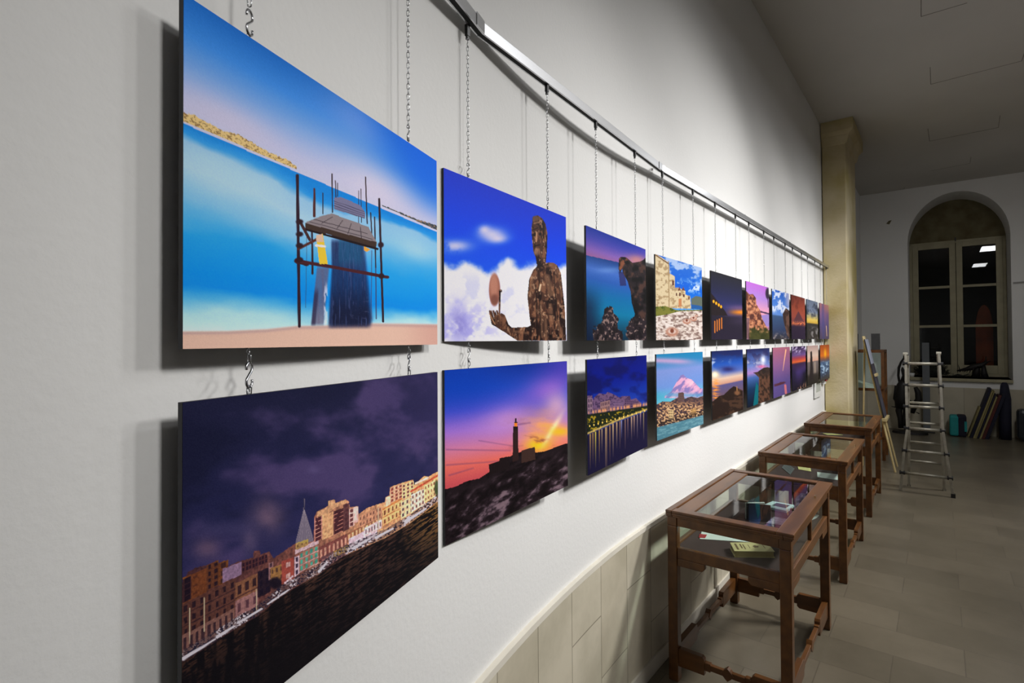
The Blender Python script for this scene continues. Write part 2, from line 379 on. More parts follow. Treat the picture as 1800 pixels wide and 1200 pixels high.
def art_pier(A):
    u, v, x, y = A.u, A.v, A.x, A.y
    hz = .368+.02*u
    A.grad(v/hz, [(0, (22, 96, 176)), (.3, (60, 128, 205)), (.6, (128, 160, 214)), (.85, (176, 180, 212)), (1, (186, 186, 208))])
    A.mix((150, 165, 225), .5*np.exp(-((u-.55)/.18)**2-((v-.05)/.12)**2))
    A.mix((24, 96, 206), .85*sst(.55, 1.0, u+.35*(.35-v))*sst(.38, .12, v))
    A.mix((206, 196, 214), .75*np.exp(-((u-.62)/.2)**2-((v-.3)/.09)**2)); A.mix((205, 190, 205), .5*np.exp(-((u-.1)/.15)**2-((v-.29)/.05)**2))
    sea = (v > hz)
    n = (fbm(u*5, v*9, 3)-.5)*.08
    t = v+n
    cols = [(hz.mean(), (22, 122, 198)), (.405, (40, 135, 205)), (.43, (140, 180, 222)), (.5, (160, 192, 226)), (.58, (120, 176, 222)), (.66, (40, 146, 220)), (.76, (14, 130, 214)), (.80, (18, 128, 208)), (.84, (90, 168, 214)), (.88, (165, 205, 220)), (.93, (196, 220, 222)), (1, (190, 200, 200))]
    C0 = A.c.copy(); A.grad(t-.03*np.sin(u*3), cols); A.c[~sea] = C0[~sea]
    A.mix((30, 140, 220), .6*sea*sst(.3, .9, u)*np.exp(-((v-.6)/.12)**2)); A.mix((165, 198, 228), .7*sea*np.exp(-((u-.85)/.14)**2-((v-.52)/.06)**2))
    A.mix((170, 200, 226), .6*sea*np.exp(-((u-.12)/.16)**2-((v-.47)/.06)**2))
    # shore towns
    top = np.interp(x, [322, 340, 356, 372, 392, 420, 440, 470, 505, 522], [192, 196, 205, 214, 224, 232, 243, 262, 276, 290])
    hy = np.interp(x, [322, 522, 769], [208, 296, 412]); top = top+3*vnoise(x*.35, y*0, 2)
    m = ((y > top) & (y < hy) & (x < 522)); A.mix((204, 178, 124), m.astype(float)); A.mix((120, 92, 60), (m & (fbm(x*.3, y*.5, 4) > .58)).astype(float)*.8)
    top2 = np.interp(x, [672, 700, 730, 769], [360, 371, 384, 397])-1+2*vnoise(x*.5, y*0, 8); m2 = (y > top2) & (y < np.interp(x, [672, 769], [361, 405])) & (x > 672)
    A.mix((58, 66, 74), m2.astype(float)); A.mix((160, 128, 96), (m2 & (fbm(x*.5, y*.5, 3) > .6)).astype(float))
    # sand
    sy = np.interp(x, [322, 400, 470, 520, 580, 650, 700, 769], [580, 580, 577, 572, 571, 568, 569, 571]); sm = sst(-3, 3, y-sy)
    A.mix((206, 172, 156), sm); A.mix((166, 138, 140), .6*np.exp(-((y-sy-3)/3.)**2)*sm); A.mix((178, 130, 122), .5*sm*sst(.7, 1, u))
    # dark reflection of the pier on the wet sand and water
    hx = np.interp(y, [418, 470, 572], [583, 584, 578]); hx2 = np.interp(y, [430, 560, 572], [641, 655, 653]); fad = sst(414, 428, y)*sst(580, 566, y)
    st_ = fbm(x*.45, y*.03, 6, 3); rr_ = fbm(x*.15, y*.5, 16, 3)
    A.mix((24, 34, 70), .93*fad*sst(hx-3, hx+3, x)*sst(hx2+4, hx2-5, x)*(.72+.4*st_).clip(0, 1)); A.mix((16, 18, 40), .8*fad*sst(hx-1, hx+8, x)*sst(hx2, hx2-9, x)*sst(480, 560, y))
    A.mix((30, 84, 120), .6*sst(414, 424, y)*sst(474, 452, y)*sst(594, 598, x)*sst(641, 634, x)); A.mix((90, 110, 160), .4*fad*sst(hx, hx+6, x)*sst(hx2, hx2-6, x)*sst(.6, .74, st_)); A.mix((150, 150, 180), .25*fad*sst(hx-2, hx2, x)*sst(.66, .74, rr_)*sst(hx2, hx2-3, x)*sst(500, 560, y))
    gx = np.interp(y, [465, 572], [558, 548]); A.mix((96, 82, 104), .85*sst(462, 474, y)*sst(574, 566, y)*sst(gx-2, gx+2, x)*sst(gx+24, gx+19, x)*(.75+.3*st_)); A.mix((40, 34, 58), .7*sst(500, 520, y)*sst(574, 566, y)*sst(gx-2, gx+1, x)*sst(gx+9, gx+5, x))
    A.mix((214, 214, 230), .7*sst(490, 510, y)*sst(574, 566, y)*sst(569, 571, x)*sst(578, 575, x)*sst(.35, .6, fbm(x*.5, y*.12, 19, 2)))
    d = (44, 26, 34); r = (74, 36, 34)
    A.line((523, 306), (527, 572), 5.5, (42, 26, 38), 5.5); A.line((667, 349), (674, 565), 3.6, d, 3.8)
    A.line((553, 330), (553, 378), 3.2, r, 5); A.line((568, 338), (568, 374), 2, d); A.line((584, 304), (585, 372), 2, d); A.line((590, 316), (591, 345), 1.6, d); A.line((594, 320), (594, 344), 1.2, d)
    A.line((643, 310), (646, 392), 2, d); A.line((635, 331), (636, 390), 1.2, d); A.line((631, 334), (631, 392), 1.2, d); A.line((652, 373), (654, 410), 2, d); A.line((659, 381), (661, 470), 2.2, d); A.line((661, 470), (662, 560), 2, (60, 50, 80), a=.8)
    A.line((549, 400), (550, 480), 3.5, d); A.line((540, 410), (538, 540), 1, (60, 50, 70), a=.7); A.line((654, 440), (653, 560), 1.4, (70, 60, 90), a=.7)
    A.poly([(588, 346), (600, 345), (634, 360), (642, 372), (642, 383), (620, 377), (588, 366)], (112, 110, 138))
    for k in range(4): A.line((588, 352+4*k), (641, 371+4*k), .8, (46, 42, 60))
    A.poly([(538, 389), (566, 378), (584, 374), (648, 398), (663, 426), (662, 433), (600, 413), (538, 398)], (128, 118, 122))
    for p, q in (((566, 391), (585, 380)), ((592, 402), (603, 386)), ((612, 410), (618, 392)), ((636, 418), (634, 398)), ((552, 384), (646, 410)), ((545, 388), (655, 420))): A.line(p, q, 1, (44, 36, 44))
    A.poly([(537, 390), (537, 401), (575, 410), (662, 436), (662, 425), (590, 405)], (58, 44, 38)); A.line((538, 402), (664, 437), 4, (28, 18, 22))
    A.line((522, 457), (540, 462), 9, (52, 28, 32)); A.line((530, 458), (682, 487), 6, (64, 30, 36), 5.5)
    A.line((528, 388), (545, 420), 5, (60, 36, 36)); A.line((525, 436), (560, 418), 5, (76, 40, 34))
    for yy in (388, 410, 430, 455): A.ell(527, yy, 6.5, 4.5, (40, 24, 30))
    for xx, yy in ((670, 430), (671, 485)): A.ell(xx, yy, 5, 5, (44, 26, 32))
    A.poly([(556, 412), (568, 410), (577, 463), (562, 463)], (214, 178, 60)); A.poly([(556, 412), (567, 410), (569, 424), (557, 424)], (200, 170, 150)); A.line((556, 430), (572, 432), 4, (214, 210, 214)); A.poly([(640, 432), (652, 438), (646, 442), (640, 440)], (208, 150, 60))
def art_harbour(A):
    u, v, x, y = A.u, A.v, A.x, A.y
    A.grad(v, [(0, (27, 28, 52)), (.3, (32, 33, 64)), (.6, (44, 43, 80)), (1, (30, 30, 60))])
    n = fbm(u*3+v*1.5, v*5-u*2, 11, 5); A.mix((74, 62, 100), .85*sst(.48, .7, n)); A.mix((20, 22, 44), .7*sst(.48, .3, n)); A.mix((52, 46, 84), .6*sst(.4, 1, u)*sst(.45, .2, v))
    n2 = fbm(x*.03, y*.03, 21, 5)
    for cx, cy, rx, ry, c in ((365, 960, 26, 20, (92, 74, 96)), (470, 905, 30, 34, (104, 84, 104)), (440, 940, 16, 30, (84, 72, 100)), (400, 925, 60, 14, (58, 54, 88)), (552, 823, 12, 7, (84, 74, 112))):
        A.mix(c, .9*np.exp(-(((x-cx)/rx)**2+((y-cy)/ry)**2)*1.2)*(.3+1.1*n2).clip(0, 1))
    wl = [(318, 1158), (381, 1119), (416, 1097), (453, 1076), (485, 1049), (517, 1028), (560, 1005), (585, 985), (600, 975), (630, 962), (675, 943), (717, 919), (748, 896), (769, 880)]
    sky = [(322, 1018), (331, 1000), (345, 992), (363, 988), (380, 980), (384, 985), (400, 979), (401, 991), (416, 983), (445, 975), (446, 964), (456, 963), (458, 970), (473, 965), (480, 977), (504, 961), (519, 951), (540, 950), (551, 947), (552, 905), (557, 896), (577, 886), (578, 877), (588, 875), (589, 881), (607, 875), (613, 879), (614, 889), (628, 887), (630, 901), (645, 890), (672, 881), (676, 880), (677, 872), (684, 868), (685, 854), (705, 847), (726, 841), (727, 851), (745, 835), (753, 836), (769, 827)]
    wx = [p[0] for p in wl]; wy = [p[1] for p in wl]
    A.poly([(534, 873), (536, 873), (535, 892), (549, 937), (551, 955), (517, 960), (533, 892)], (112, 102, 118))
    for k in range(7): A.line((534.5, 892), (519+k*5.2, 950), .5, (160, 148, 156), a=.6)
    A.line((534, 873), (534.5, 892), 1.6, (60, 56, 72))
    W = (A.below(sky) > 0) & (y < np.interp(x, wx, wy)+2)
    A.grad(x, [(320, (74, 50, 42)), (420, (92, 62, 50)), (520, (120, 82, 62)), (640, (190, 150, 104)), (769, (222, 176, 112))], W.astype(float))
    A.mul(np.where(W, .6+.7*fbm(x*.25, (y+.55*x)*.2, 31, 3), 1.))
    dk = (34, 24, 24)
    def fc(tl, w, h, sl, col, nr, nc, win=dk, fr=.5, edge=None, sl2=None):
        x0, y0 = tl; s2 = sl if sl2 is None else sl2
        A.facade([(x0, y0), (x0+w, y0-sl*w), (x0+w, y0-sl*w+h*.94), (x0, y0+h)], col, nr, nc, win, fr, edge=edge)
    fc((322, 1010), 42, 45, .42, (120, 74, 34), 3, 1, (90, 54, 28), .2); fc((322, 1012), 15, 42, .4, (60, 40, 34), 4, 1, (30, 22, 24), .7)
    fc((363, 988), 22, 46, .4, (100, 64, 34), 4, 2, (40, 28, 26), .5); fc((384, 985), 18, 40, .4, (112, 72, 32), 3, 1, (60, 40, 28), .5)
    fc((391, 995), 34, 24, .38, (150, 132, 150), 1, 1, (150, 132, 150), .01)
    fc((425, 985), 45, 16, .36, (82, 52, 44), 2, 8, (40, 26, 30), .6)
    fc((320, 1056), 94, 62, .48, (96, 66, 46), 3, 7, (40, 28, 26), .42, edge=(58, 40, 34)); fc((320, 1110), 92, 34, .52, (134, 104, 82), 1, 9, (60, 44, 40), .5)
    fc((414, 1020), 39, 55, .46, (134, 98, 62), 2, 3, (52, 36, 30), .45, edge=(84, 56, 40)); fc((414, 1050), 39, 30, .46, (156, 122, 108), 1, 3, (90, 64, 62), .4)
    fc((453, 1000), 22, 46, .4, (36, 28, 30), 3, 2, (24, 20, 26), .5); fc((472, 985), 8, 30, .3, (150, 120, 108), 3, 1, (60, 44, 48), .5)
    fc((475, 994), 22, 30, .35, (150, 118, 62), 2, 3, (84, 64, 44), .4); A.ell(484, 1020, 12, 10, (24, 20, 22)); fc((495, 982), 21, 40, .35, (150, 78, 58), 2, 1, (196, 168, 150), .35)
    fc((517, 975), 8, 34, .35, (206, 196, 196), 3, 1, (60, 50, 60), .6); fc((525, 968), 34, 34, .42, (150, 118, 92), 3, 4, (70, 160, 130), .5, edge=(190, 176, 168)); fc((518, 962), 41, 8, .42, (206, 190, 184), 1, 1, (206, 190, 184), .01)
    A.line((500, 1020), (514, 1008), 3, (214, 204, 200)); A.line((503, 1022), (525, 1010), 3, (190, 180, 176))
    fc((519, 951), 22, 12, .35, (170, 146, 84), 1, 3, (110, 88, 52), .3)
    fc((552, 908), 14, 42, .32, (190, 140, 116), 6, 1, (70, 40, 38), .75, edge=(214, 168, 140)); fc((566, 902), 20, 44, .3, (206, 170, 116), 5, 2, (188, 150, 100), .3); fc((585, 896), 20, 42, .35, (120, 82, 66), 6, 1, (60, 36, 32), .85, edge=(176, 128, 104)); fc((603, 884), 10, 48, .3, (84, 58, 50), 6, 1, (70, 46, 42), .5)
    A.poly([(557, 897), (577, 887), (577, 878), (588, 875), (589, 882), (607, 875), (608, 881), (588, 890), (575, 900), (557, 905)], (196, 162, 112))
    fc((613, 892), 9, 32, .2, (222, 186, 166), 4, 1, (90, 56, 48), .6); fc((621, 889), 8, 28, .2, (232, 192, 172), 1, 1, (232, 192, 172), .01)
    fc((560, 958), 50, 26, .48, (112, 70, 56), 1, 7, (186, 150, 120), .45, edge=(60, 36, 32)); fc((610, 934), 60, 16, .5, (140, 100, 66), 1, 10, (216, 180, 130), .5)
    fc((564, 975), 46, 26, .48, (90, 66, 60), 1, 6, (150, 112, 96), .5); fc((586, 966), 26, 10, .45, (196, 166, 60), 1, 4, (206, 196, 170), .5)
    fc((630, 905), 40, 20, .45, (176, 138, 100), 2, 7, (110, 78, 58), .4); fc((612, 944), 50, 24, .5, (206, 196, 196), 1, 1, (206, 196, 196), .01); fc((640, 925), 30, 16, .5, (214, 200, 190), 1, 6, (110, 90, 90), .4)
    fc((677, 872), 9, 20, .3, (236, 200, 160), 1, 1, (236, 200, 160), .01); fc((685, 856), 22, 26, .36, (226, 174, 132), 4, 3, (120, 66, 50), .55, edge=(196, 140, 100)); fc((706, 850), 21, 26, .3, (236, 192, 134), 4, 3, (100, 60, 56), .5)
    fc((672, 893), 34, 30, .5, (226, 184, 116), 2, 5, (120, 76, 46), .4, edge=(176, 120, 66)); fc((704, 880), 22, 30, .5, (234, 206, 152), 3, 3, (84, 64, 64), .42); fc((722, 868), 24, 30, .5, (236, 214, 180), 3, 4, (110, 76, 64), .4); fc((745, 852), 20, 30, .5, (240, 206, 140), 3, 4, (130, 84, 56), .4)
    A.line((722, 862), (769, 834), 3.2, (176, 84, 50)); A.line((672, 893), (706, 874), 2.4, (186, 124, 60)); A.line((730, 848), (752, 838), 3, (240, 214, 190)); A.ell(767, 856, 4, 14, (60, 76, 40))
    A.mul(np.where(W, .72+.55*fbm(x*.4, (y+.5*x)*.3, 33, 3), 1.)); A.mul(np.where(W, np.interp(x, [320, 520, 640, 769], [.8, .95, 1.08, 1.08]), 1.)); A.mix(A.c*np.array([.98, .9, .92])+np.array([6, 4, 14]), W.astype(float)*.9)
    # boats along the quay
    qy = np.interp(x, wx, wy); q = (y > qy-13*(1.2-.5*u)-4) & (y < qy-1); n3 = fbm(x*.45+y*.2, y*.6, 41, 3)
    A.mix((84, 70, 72), q*.5); A.mix((200, 192, 200), (q & (n3 > .61)).astype(float)*sst(.2, .7, vnoise(x*.07, y*0, 77))); A.mix((30, 28, 46), (q & (n3 < .46)).astype(float)*.9)
    for a, b, w in (((322, 1150), (378, 1116), 6), ((382, 1112), (412, 1094), 6), ((418, 1088), (460, 1064), 4), ((470, 1056), (506, 1032), 3), ((620, 960), (648, 944), 5), ((660, 942), (690, 926), 5), ((712, 914), (748, 892), 6), ((560, 1000), (574, 984), 5)): A.line(a, b, w, (196, 190, 198), 3)
    A.line((322, 1160), (380, 1122), 4, (16, 14, 20), 2); A.line((384, 1118), (416, 1099), 3.5, (16, 14, 20), 1); A.line((722, 920), (748, 899), 2.5, (70, 60, 66))
    for xx, y0, y1 in ((334, 1062, 1124), (359, 1044, 1102), (450, 1030, 1066), (664, 890, 934)): A.line((xx, y0), (xx+.5, y1), 1.3, (190, 176, 150))
    # water
    wm = sst(-1, 1.5, y-np.interp(x, wx, wy)); dd = (y-np.interp(x, wx, wy))
    A.mix((15, 13, 17), wm); st = fbm(x*.12, y*.02+x*.012, 51, 3); rip = fbm((x+y*.4)*.12, (y+.66*x)*.55, 61, 3)
    A.mix((78, 52, 42), .8*wm*np.exp(-dd/55.)*sst(.42, .62, st)*sst(.4, .62, rip)*1.); A.mix((176, 128, 66), wm*np.exp(-(dd/60.)**2)*sst(.7, 1, u)*sst(.45, .6, rip)); A.mix((70, 50, 46), wm*.55*sst(.56, .64, rip)*sst(180, 20, dd)*sst(.1, .5, u))
def art_statue(A):
    u, v, x, y = A.u, A.v, A.x, A.y
    A.grad(v, [(0, (10, 50, 190)), (.3, (8, 66, 214)), (.55, (24, 84, 222)), (1, (60, 110, 230))])
    n = fbm(x*.035, y*.035, 71, 5); edge = np.interp(x, [780, 800, 815, 840, 856, 870, 890, 910, 935, 960, 990], [462, 465, 460, 470, 474, 468, 456, 464, 458, 470, 462])
    A.mix((228, 226, 246), sst(-6, 10, y-edge+(n-.5)*26)); A.mix((166, 162, 224), .8*sst(.5, .7, fbm(x*.05, y*.05, 72, 4))*sst(490, 580, y)*sst(900, 830, x)); A.mix((188, 190, 240), .5*sst(.5, .65, n)*sst(470, 500, y))
    A.mix((130, 124, 200), .8*np.exp(-((x-806)/18)**2-((y-566)/34)**2)*sst(.35, .55, n+.08))
    for cx, cy, rx, ry in ((862, 410, 22, 12), (872, 418, 16, 8), (800, 430, 26, 10), (850, 402, 10, 8)): A.mix((224, 214, 246), .85*np.exp(-((x-cx)/rx)**2-((y-cy)/ry)**2)*sst(.3, .55, n+.1))
    b = (66, 42, 34); hl = (176, 134, 104)
    body = [(952, 462), (958, 461), (966, 462), (972, 466), (978, 480), (980, 500), (984, 540), (986, 597), (932, 597), (926, 560), (922, 520), (925, 490), (932, 474), (938, 468), (939, 458)]
    A.poly(body, b)
    A.poly([(932, 380), (940, 378), (948, 384), (953, 394), (956, 410), (955, 440), (953, 462), (938, 464), (936, 452), (932, 440), (930, 420), (929, 400)], b)
    A.poly([(858, 548), (862, 543), (866, 556), (868, 545), (873, 556), (878, 548), (884, 552), (890, 568), (896, 574), (922, 573), (928, 570), (934, 597), (906, 597), (884, 582), (872, 574), (862, 568)], b)
    for x0 in (861, 867, 873): A.line((x0-2, 545), (x0+4, 566), 3.2, (84, 56, 42))
    A.line((858, 549), (868, 568), 1.2, hl)
    A.ell(867, 508, 9.5, 28, (150, 98, 84), .12); A.ell(866, 500, 6.5, 20, (176, 122, 104), .4); A.ell(867, 525, 6, 9, (120, 76, 66), .5); A.line((876, 510), (875, 552), 3, (60, 40, 36)); A.ell(877, 510, 2.6, 2.6, b)
    n2 = fbm(x*.22, y*.1, 81, 4); mk = (np.abs(A.c-np.array(b)).sum(1) < 34)
    A.mix((128, 88, 66), mk*.8*sst(.46, .62, n2)); A.mix((26, 14, 14), mk*.9*sst(.52, .4, fbm(x*.18, y*.06, 83, 3))); A.mix((196, 160, 130), mk*.6*sst(.64, .74, fbm(x*.3, y*.16, 85, 3)))
    for p, q, w in (((955, 486), (962, 516), 9), ((972, 474), (980, 520), 4), ((946, 470), (962, 466), 3), ((944, 530), (946, 590), 4), ((960, 535), (962, 560), 6), ((952, 560), (953, 596), 5), ((972, 560), (980, 590), 4), ((930, 490), (927, 520), 4), ((900, 580), (922, 584), 3)): A.line(p, q, w, (150, 112, 86), a=.55, soft=5)
    for p, q, w in (((941, 475), (944, 596), 1.5), ((936, 500), (938, 596), 1.5), ((966, 480), (972, 560), 1.6), ((948, 528), (966, 532), 1.6), ((950, 550), (966, 552), 1.2), ((938, 462), (950, 470), 2)): A.line(p, q, w, (26, 16, 14), a=.9)
    A.line((931, 404), (940, 400), 1.6, (24, 14, 12)); A.line((943, 400), (950, 402), 1.6, (24, 14, 12)); A.ell(934, 412, 2.4, 3, (20, 12, 12)); A.ell(944, 411, 2.4, 3, (20, 12, 12)); A.line((938, 408), (937, 424), 2.2, hl); A.line((934, 432), (943, 430), 1.8, (18, 10, 10))
    A.ell(938, 442, 5, 7, (138, 106, 86), .5, a=.7); A.line((934, 392), (942, 390), 3, (150, 112, 88), a=.7, soft=2); A.ell(937, 384, 6, 5, (92, 66, 52), .5); A.ell(960, 589, 2, 2.4, (10, 8, 8)); A.line((944, 500), (942, 510), 3, (210, 180, 150))
def art_lighthouse(A):
    u, v, x, y = A.u, A.v, A.x, A.y
    t = v+.12*(.5-u)
    A.grad(t, [(0, (18, 50, 140)), (.15, (30, 70, 176)), (.3, (84, 84, 200)), (.42, (160, 116, 204)), (.52, (206, 126, 160)), (.62, (222, 110, 100)), (.72, (196, 84, 90)), (1, (120, 50, 60))])
    A.mix((10, 62, 170), .6*sst(.5, .1, u)*sst(.35, .1, v)); A.mix((96, 66, 176), .6*sst(.5, 1, u)*sst(.3, .05, v)); A.mix((214, 120, 210), .5*np.exp(-((u-.8)/.25)**2-((v-.2)/.1)**2))
    A.mix((206, 150, 206), .7*np.exp(-((u-.42)/.2)**2-((v-.36)/.09)**2))
    n = fbm((x+.9*y)*.03, (y-.2*x)*.08, 91, 4)
    A.mix((250, 170, 90), .9*np.exp(-((x-950)/36)**2-((y-748)/30)**2)*(.5+n)); A.mix((255, 200, 40), .95*np.exp(-((x-938)/20)**2-((y-775)/12)**2)); A.mix((255, 238, 190), .9*np.exp(-(((x-963)+(y-748)*.55)/5)**2-((y-748)/24)**2)); A.mix((250, 190, 30), .8*np.exp(-((x-975)/18)**2-((y-752)/8)**2))
    A.mix((120, 60, 70), .7*sst(.55, .75, n)*np.exp(-((x-950)/50)**2-((y-765)/30)**2))
    A.mix((244, 190, 190), .6*np.exp(-((x-970)/20)**2-((y-705)/22)**2))
    for p, q, w in (((786, 781), (892, 784), 3), ((840, 766), (896, 776), 2), ((786, 808), (880, 802), 3), ((900, 740), (925, 736), 4), ((790, 826), (830, 814), 3)): A.line(p, q, w*.7, (96, 60, 110), a=.5, soft=3.5, fade=.3)
    gnd = [(783, 850), (800, 846), (820, 836), (840, 832), (858, 820), (872, 808), (874, 800), (890, 795), (896, 792), (900, 790), (933, 778), (934, 788), (950, 786), (970, 778), (988, 772)]
    g = A.below(gnd); A.mix((30, 22, 26), g); n = fbm((x*.9+y*.3)*.1, (y+.4*x)*.11, 101, 5); dep = sst(0, 60, y-np.interp(x, [p[0] for p in gnd], [p[1] for p in gnd]))
    A.mix((88, 72, 82), g*dep*.95*sst(.5, .72, n)); A.mix((140, 118, 126), g*dep*.7*sst(.62, .8, n)); A.mix((14, 10, 12), g*.7*sst(.46, .34, n))
    A.poly([(856, 808), (874, 802), (874, 797), (890, 794), (892, 815), (858, 826)], (28, 20, 22)); A.poly([(911, 784), (933, 778), (934, 800), (911, 806)], (60, 42, 38)); A.poly([(897, 742), (905, 742), (906, 800), (896, 804)], (46, 30, 30))
    A.poly([(897, 743), (905, 742), (905, 748), (897, 749)], (30, 20, 22)); A.poly([(899, 735), (904, 735), (904, 742), (899, 742)], (230, 130, 50)); A.line((901.5, 729), (901.5, 735), 2.6, (30, 20, 24)); A.line((899.5, 735), (904, 735), 1.5, (30, 20, 24))
def art_cove(A):
    u, v, x, y = A.u, A.v, A.x, A.y
    hz = np.interp(x, [1021, 1136], [445, 470])
    A.grad(v/.26, [(0, (26, 50, 146)), (.4, (74, 72, 166)), (.75, (132, 98, 176)), (1, (150, 100, 150))]); A.mix((206, 140, 130), .8*np.exp(-((x-1118)/22)**2-((y-455)/10)**2)); A.mix((90, 70, 190), .4*sst(.6, 1, u)*sst(.15, .05, v))
    m = y > hz; C0 = A.c.copy()
    A.grad(v, [(.25, (30, 66, 130)), (.36, (70, 110, 190)), (.45, (44, 92, 172)), (.6, (12, 106, 160)), (.75, (4, 116, 156)), (.9, (8, 70, 96)), (1, (10, 40, 60))]); A.c[~m] = C0[~m]
    A.mix((120, 160, 220), m*.5*np.exp(-((x-1065)/24)**2-((y-472)/5)**2)); A.mix((8, 20, 50), m*.75*sst(.3, 0, u)*sst(.45, .75, v))
    n = fbm(x*.12, y*.1, 111, 5)
    A.mix((40, 40, 90), .8*A.pm([(1083, 475), (1095, 476), (1098, 500), (1086, 500)]))
    cl = [(1083, 470), (1084, 452), (1088, 449), (1098, 450), (1105, 456), (1110, 460), (1124, 458), (1131, 455), (1136, 450), (1136, 600), (1100, 600), (1114, 550), (1108, 530), (1106, 510), (1100, 492), (1092, 478), (1090, 470), (1086, 478)]
    A.poly(cl, (34, 28, 32)); k = A.pm(cl); A.mix((84, 58, 50), k*.8*sst(.5, .7, n)); A.mix((14, 12, 14), k*sst(.48, .36, n)); A.mix((150, 88, 60), .7*A.pm([(1084, 452), (1098, 450), (1104, 458), (1094, 462), (1085, 476)])*sst(.4, .6, n))
    for cx, cy, rx, ry in ((1066, 575, 16, 38), (1060, 590, 28, 24), (1120, 580, 24, 24)):
        d = np.hypot((x-cx)/rx, (y-cy)/ry)+(n-.5)*.7; kk = (d < 1).astype(float); A.mix((40, 32, 38), kk); A.mix((150, 126, 120), kk*.9*sst(.52, .7, fbm(x*.35, y*.25, 121, 3))); A.mix((18, 14, 18), kk*.8*sst(.46, .36, n))
def art_waterfront(A):
    u, v, x, y = A.u, A.v, A.x, A.y
    A.grad(v, [(0, (10, 20, 110)), (.2, (8, 26, 130)), (.35, (20, 50, 150)), (.5, (40, 70, 170))]); A.mix((10, 12, 74), .7*sst(.45, .65, fbm(x*.03, y*.04, 131, 4)))
    sk = [(1023, 694), (1033, 694), (1034, 702), (1038, 696), (1046, 690), (1058, 692), (1062, 688), (1072, 692), (1084, 698), (1090, 696), (1104, 696), (1106, 702), (1116, 700), (1122, 706), (1130, 712), (1136, 718)]
    q = np.interp(x, [1023, 1080, 1136], [762, 740, 722]); B = (A.below(sk) > 0) & (y < q)
    A.mix((110, 84, 116), B.astype(float)); n = fbm(x*.3, y*.4, 141, 3); A.mix((60, 44, 76), (B & (n > .55)).astype(float)*.8)
    A.facade([(1024, 698), (1033, 698), (1033, 724), (1024, 726)], (140, 112, 130), 3, 2, (60, 44, 70), .5); A.facade([(1048, 706), (1066, 702), (1066, 720), (1048, 724)], (150, 116, 116), 2, 5, (80, 56, 76), .5); A.facade([(1072, 704), (1092, 706), (1092, 718), (1072, 718)], (128, 100, 132), 3, 6, (66, 50, 84), .5); A.facade([(1094, 702), (1120, 706), (1120, 716), (1094, 716)], (104, 78, 106), 3, 8, (56, 40, 70), .5)
    lb = np.interp(x, [1023, 1136], [727, 714]); A.mix((230, 160, 110), .95*np.exp(-((y-lb+3)/3.2)**2)*sst(.35, .6, vnoise(x*.5, y*0, 7)))
    A.mix((26, 34, 22), sst(-1, 1, y-lb)*(y < q)); A.mix((176, 150, 40), (y > lb+3)*(y < q)*.9*sst(.56, .7, fbm(x*.25, y*.25, 151, 3)))
    A.mix((222, 190, 120), .9*np.exp(-((y-q+2)/1.8)**2)); 
    for lx in range(1028, 1136, 8): A.ell(lx, np.interp(lx, [1023, 1136], [748, 722]), 1.2, 1.8, (255, 214, 110))
    W = sst(-.5, 1, y-q-1); A.mix((24, 20, 46), W); A.mix((30, 26, 60), W*.6)
    for lx, c, L in ((1029, (190, 150, 90), 60), (1034, (180, 140, 90), 52), (1039, (226, 206, 90), 60), (1046, (206, 160, 90), 55), (1051, (200, 170, 130), 40), (1058, (230, 190, 130), 80), (1060, (214, 170, 110), 78), (1066, (196, 150, 100), 60), (1072, (226, 190, 140), 56), (1079, (220, 180, 130), 44), (1085, (206, 160, 120), 46), (1088, (176, 180, 230), 30), (1095, (196, 150, 120), 50), (1100, (190, 146, 130), 34), (1107, (206, 170, 140), 40), (1112, (196, 156, 130), 34), (1118, (186, 160, 150), 40), (1124, (170, 140, 150), 26), (1130, (206, 180, 120), 46)):
        q0 = np.interp(lx, [1023, 1080, 1136], [764, 742, 724]); A.line((lx, q0), (lx, q0+L), 1.5+1.6*((lx*7) % 5)/5, c, 1.2, .9, 1.6, fade=.85)
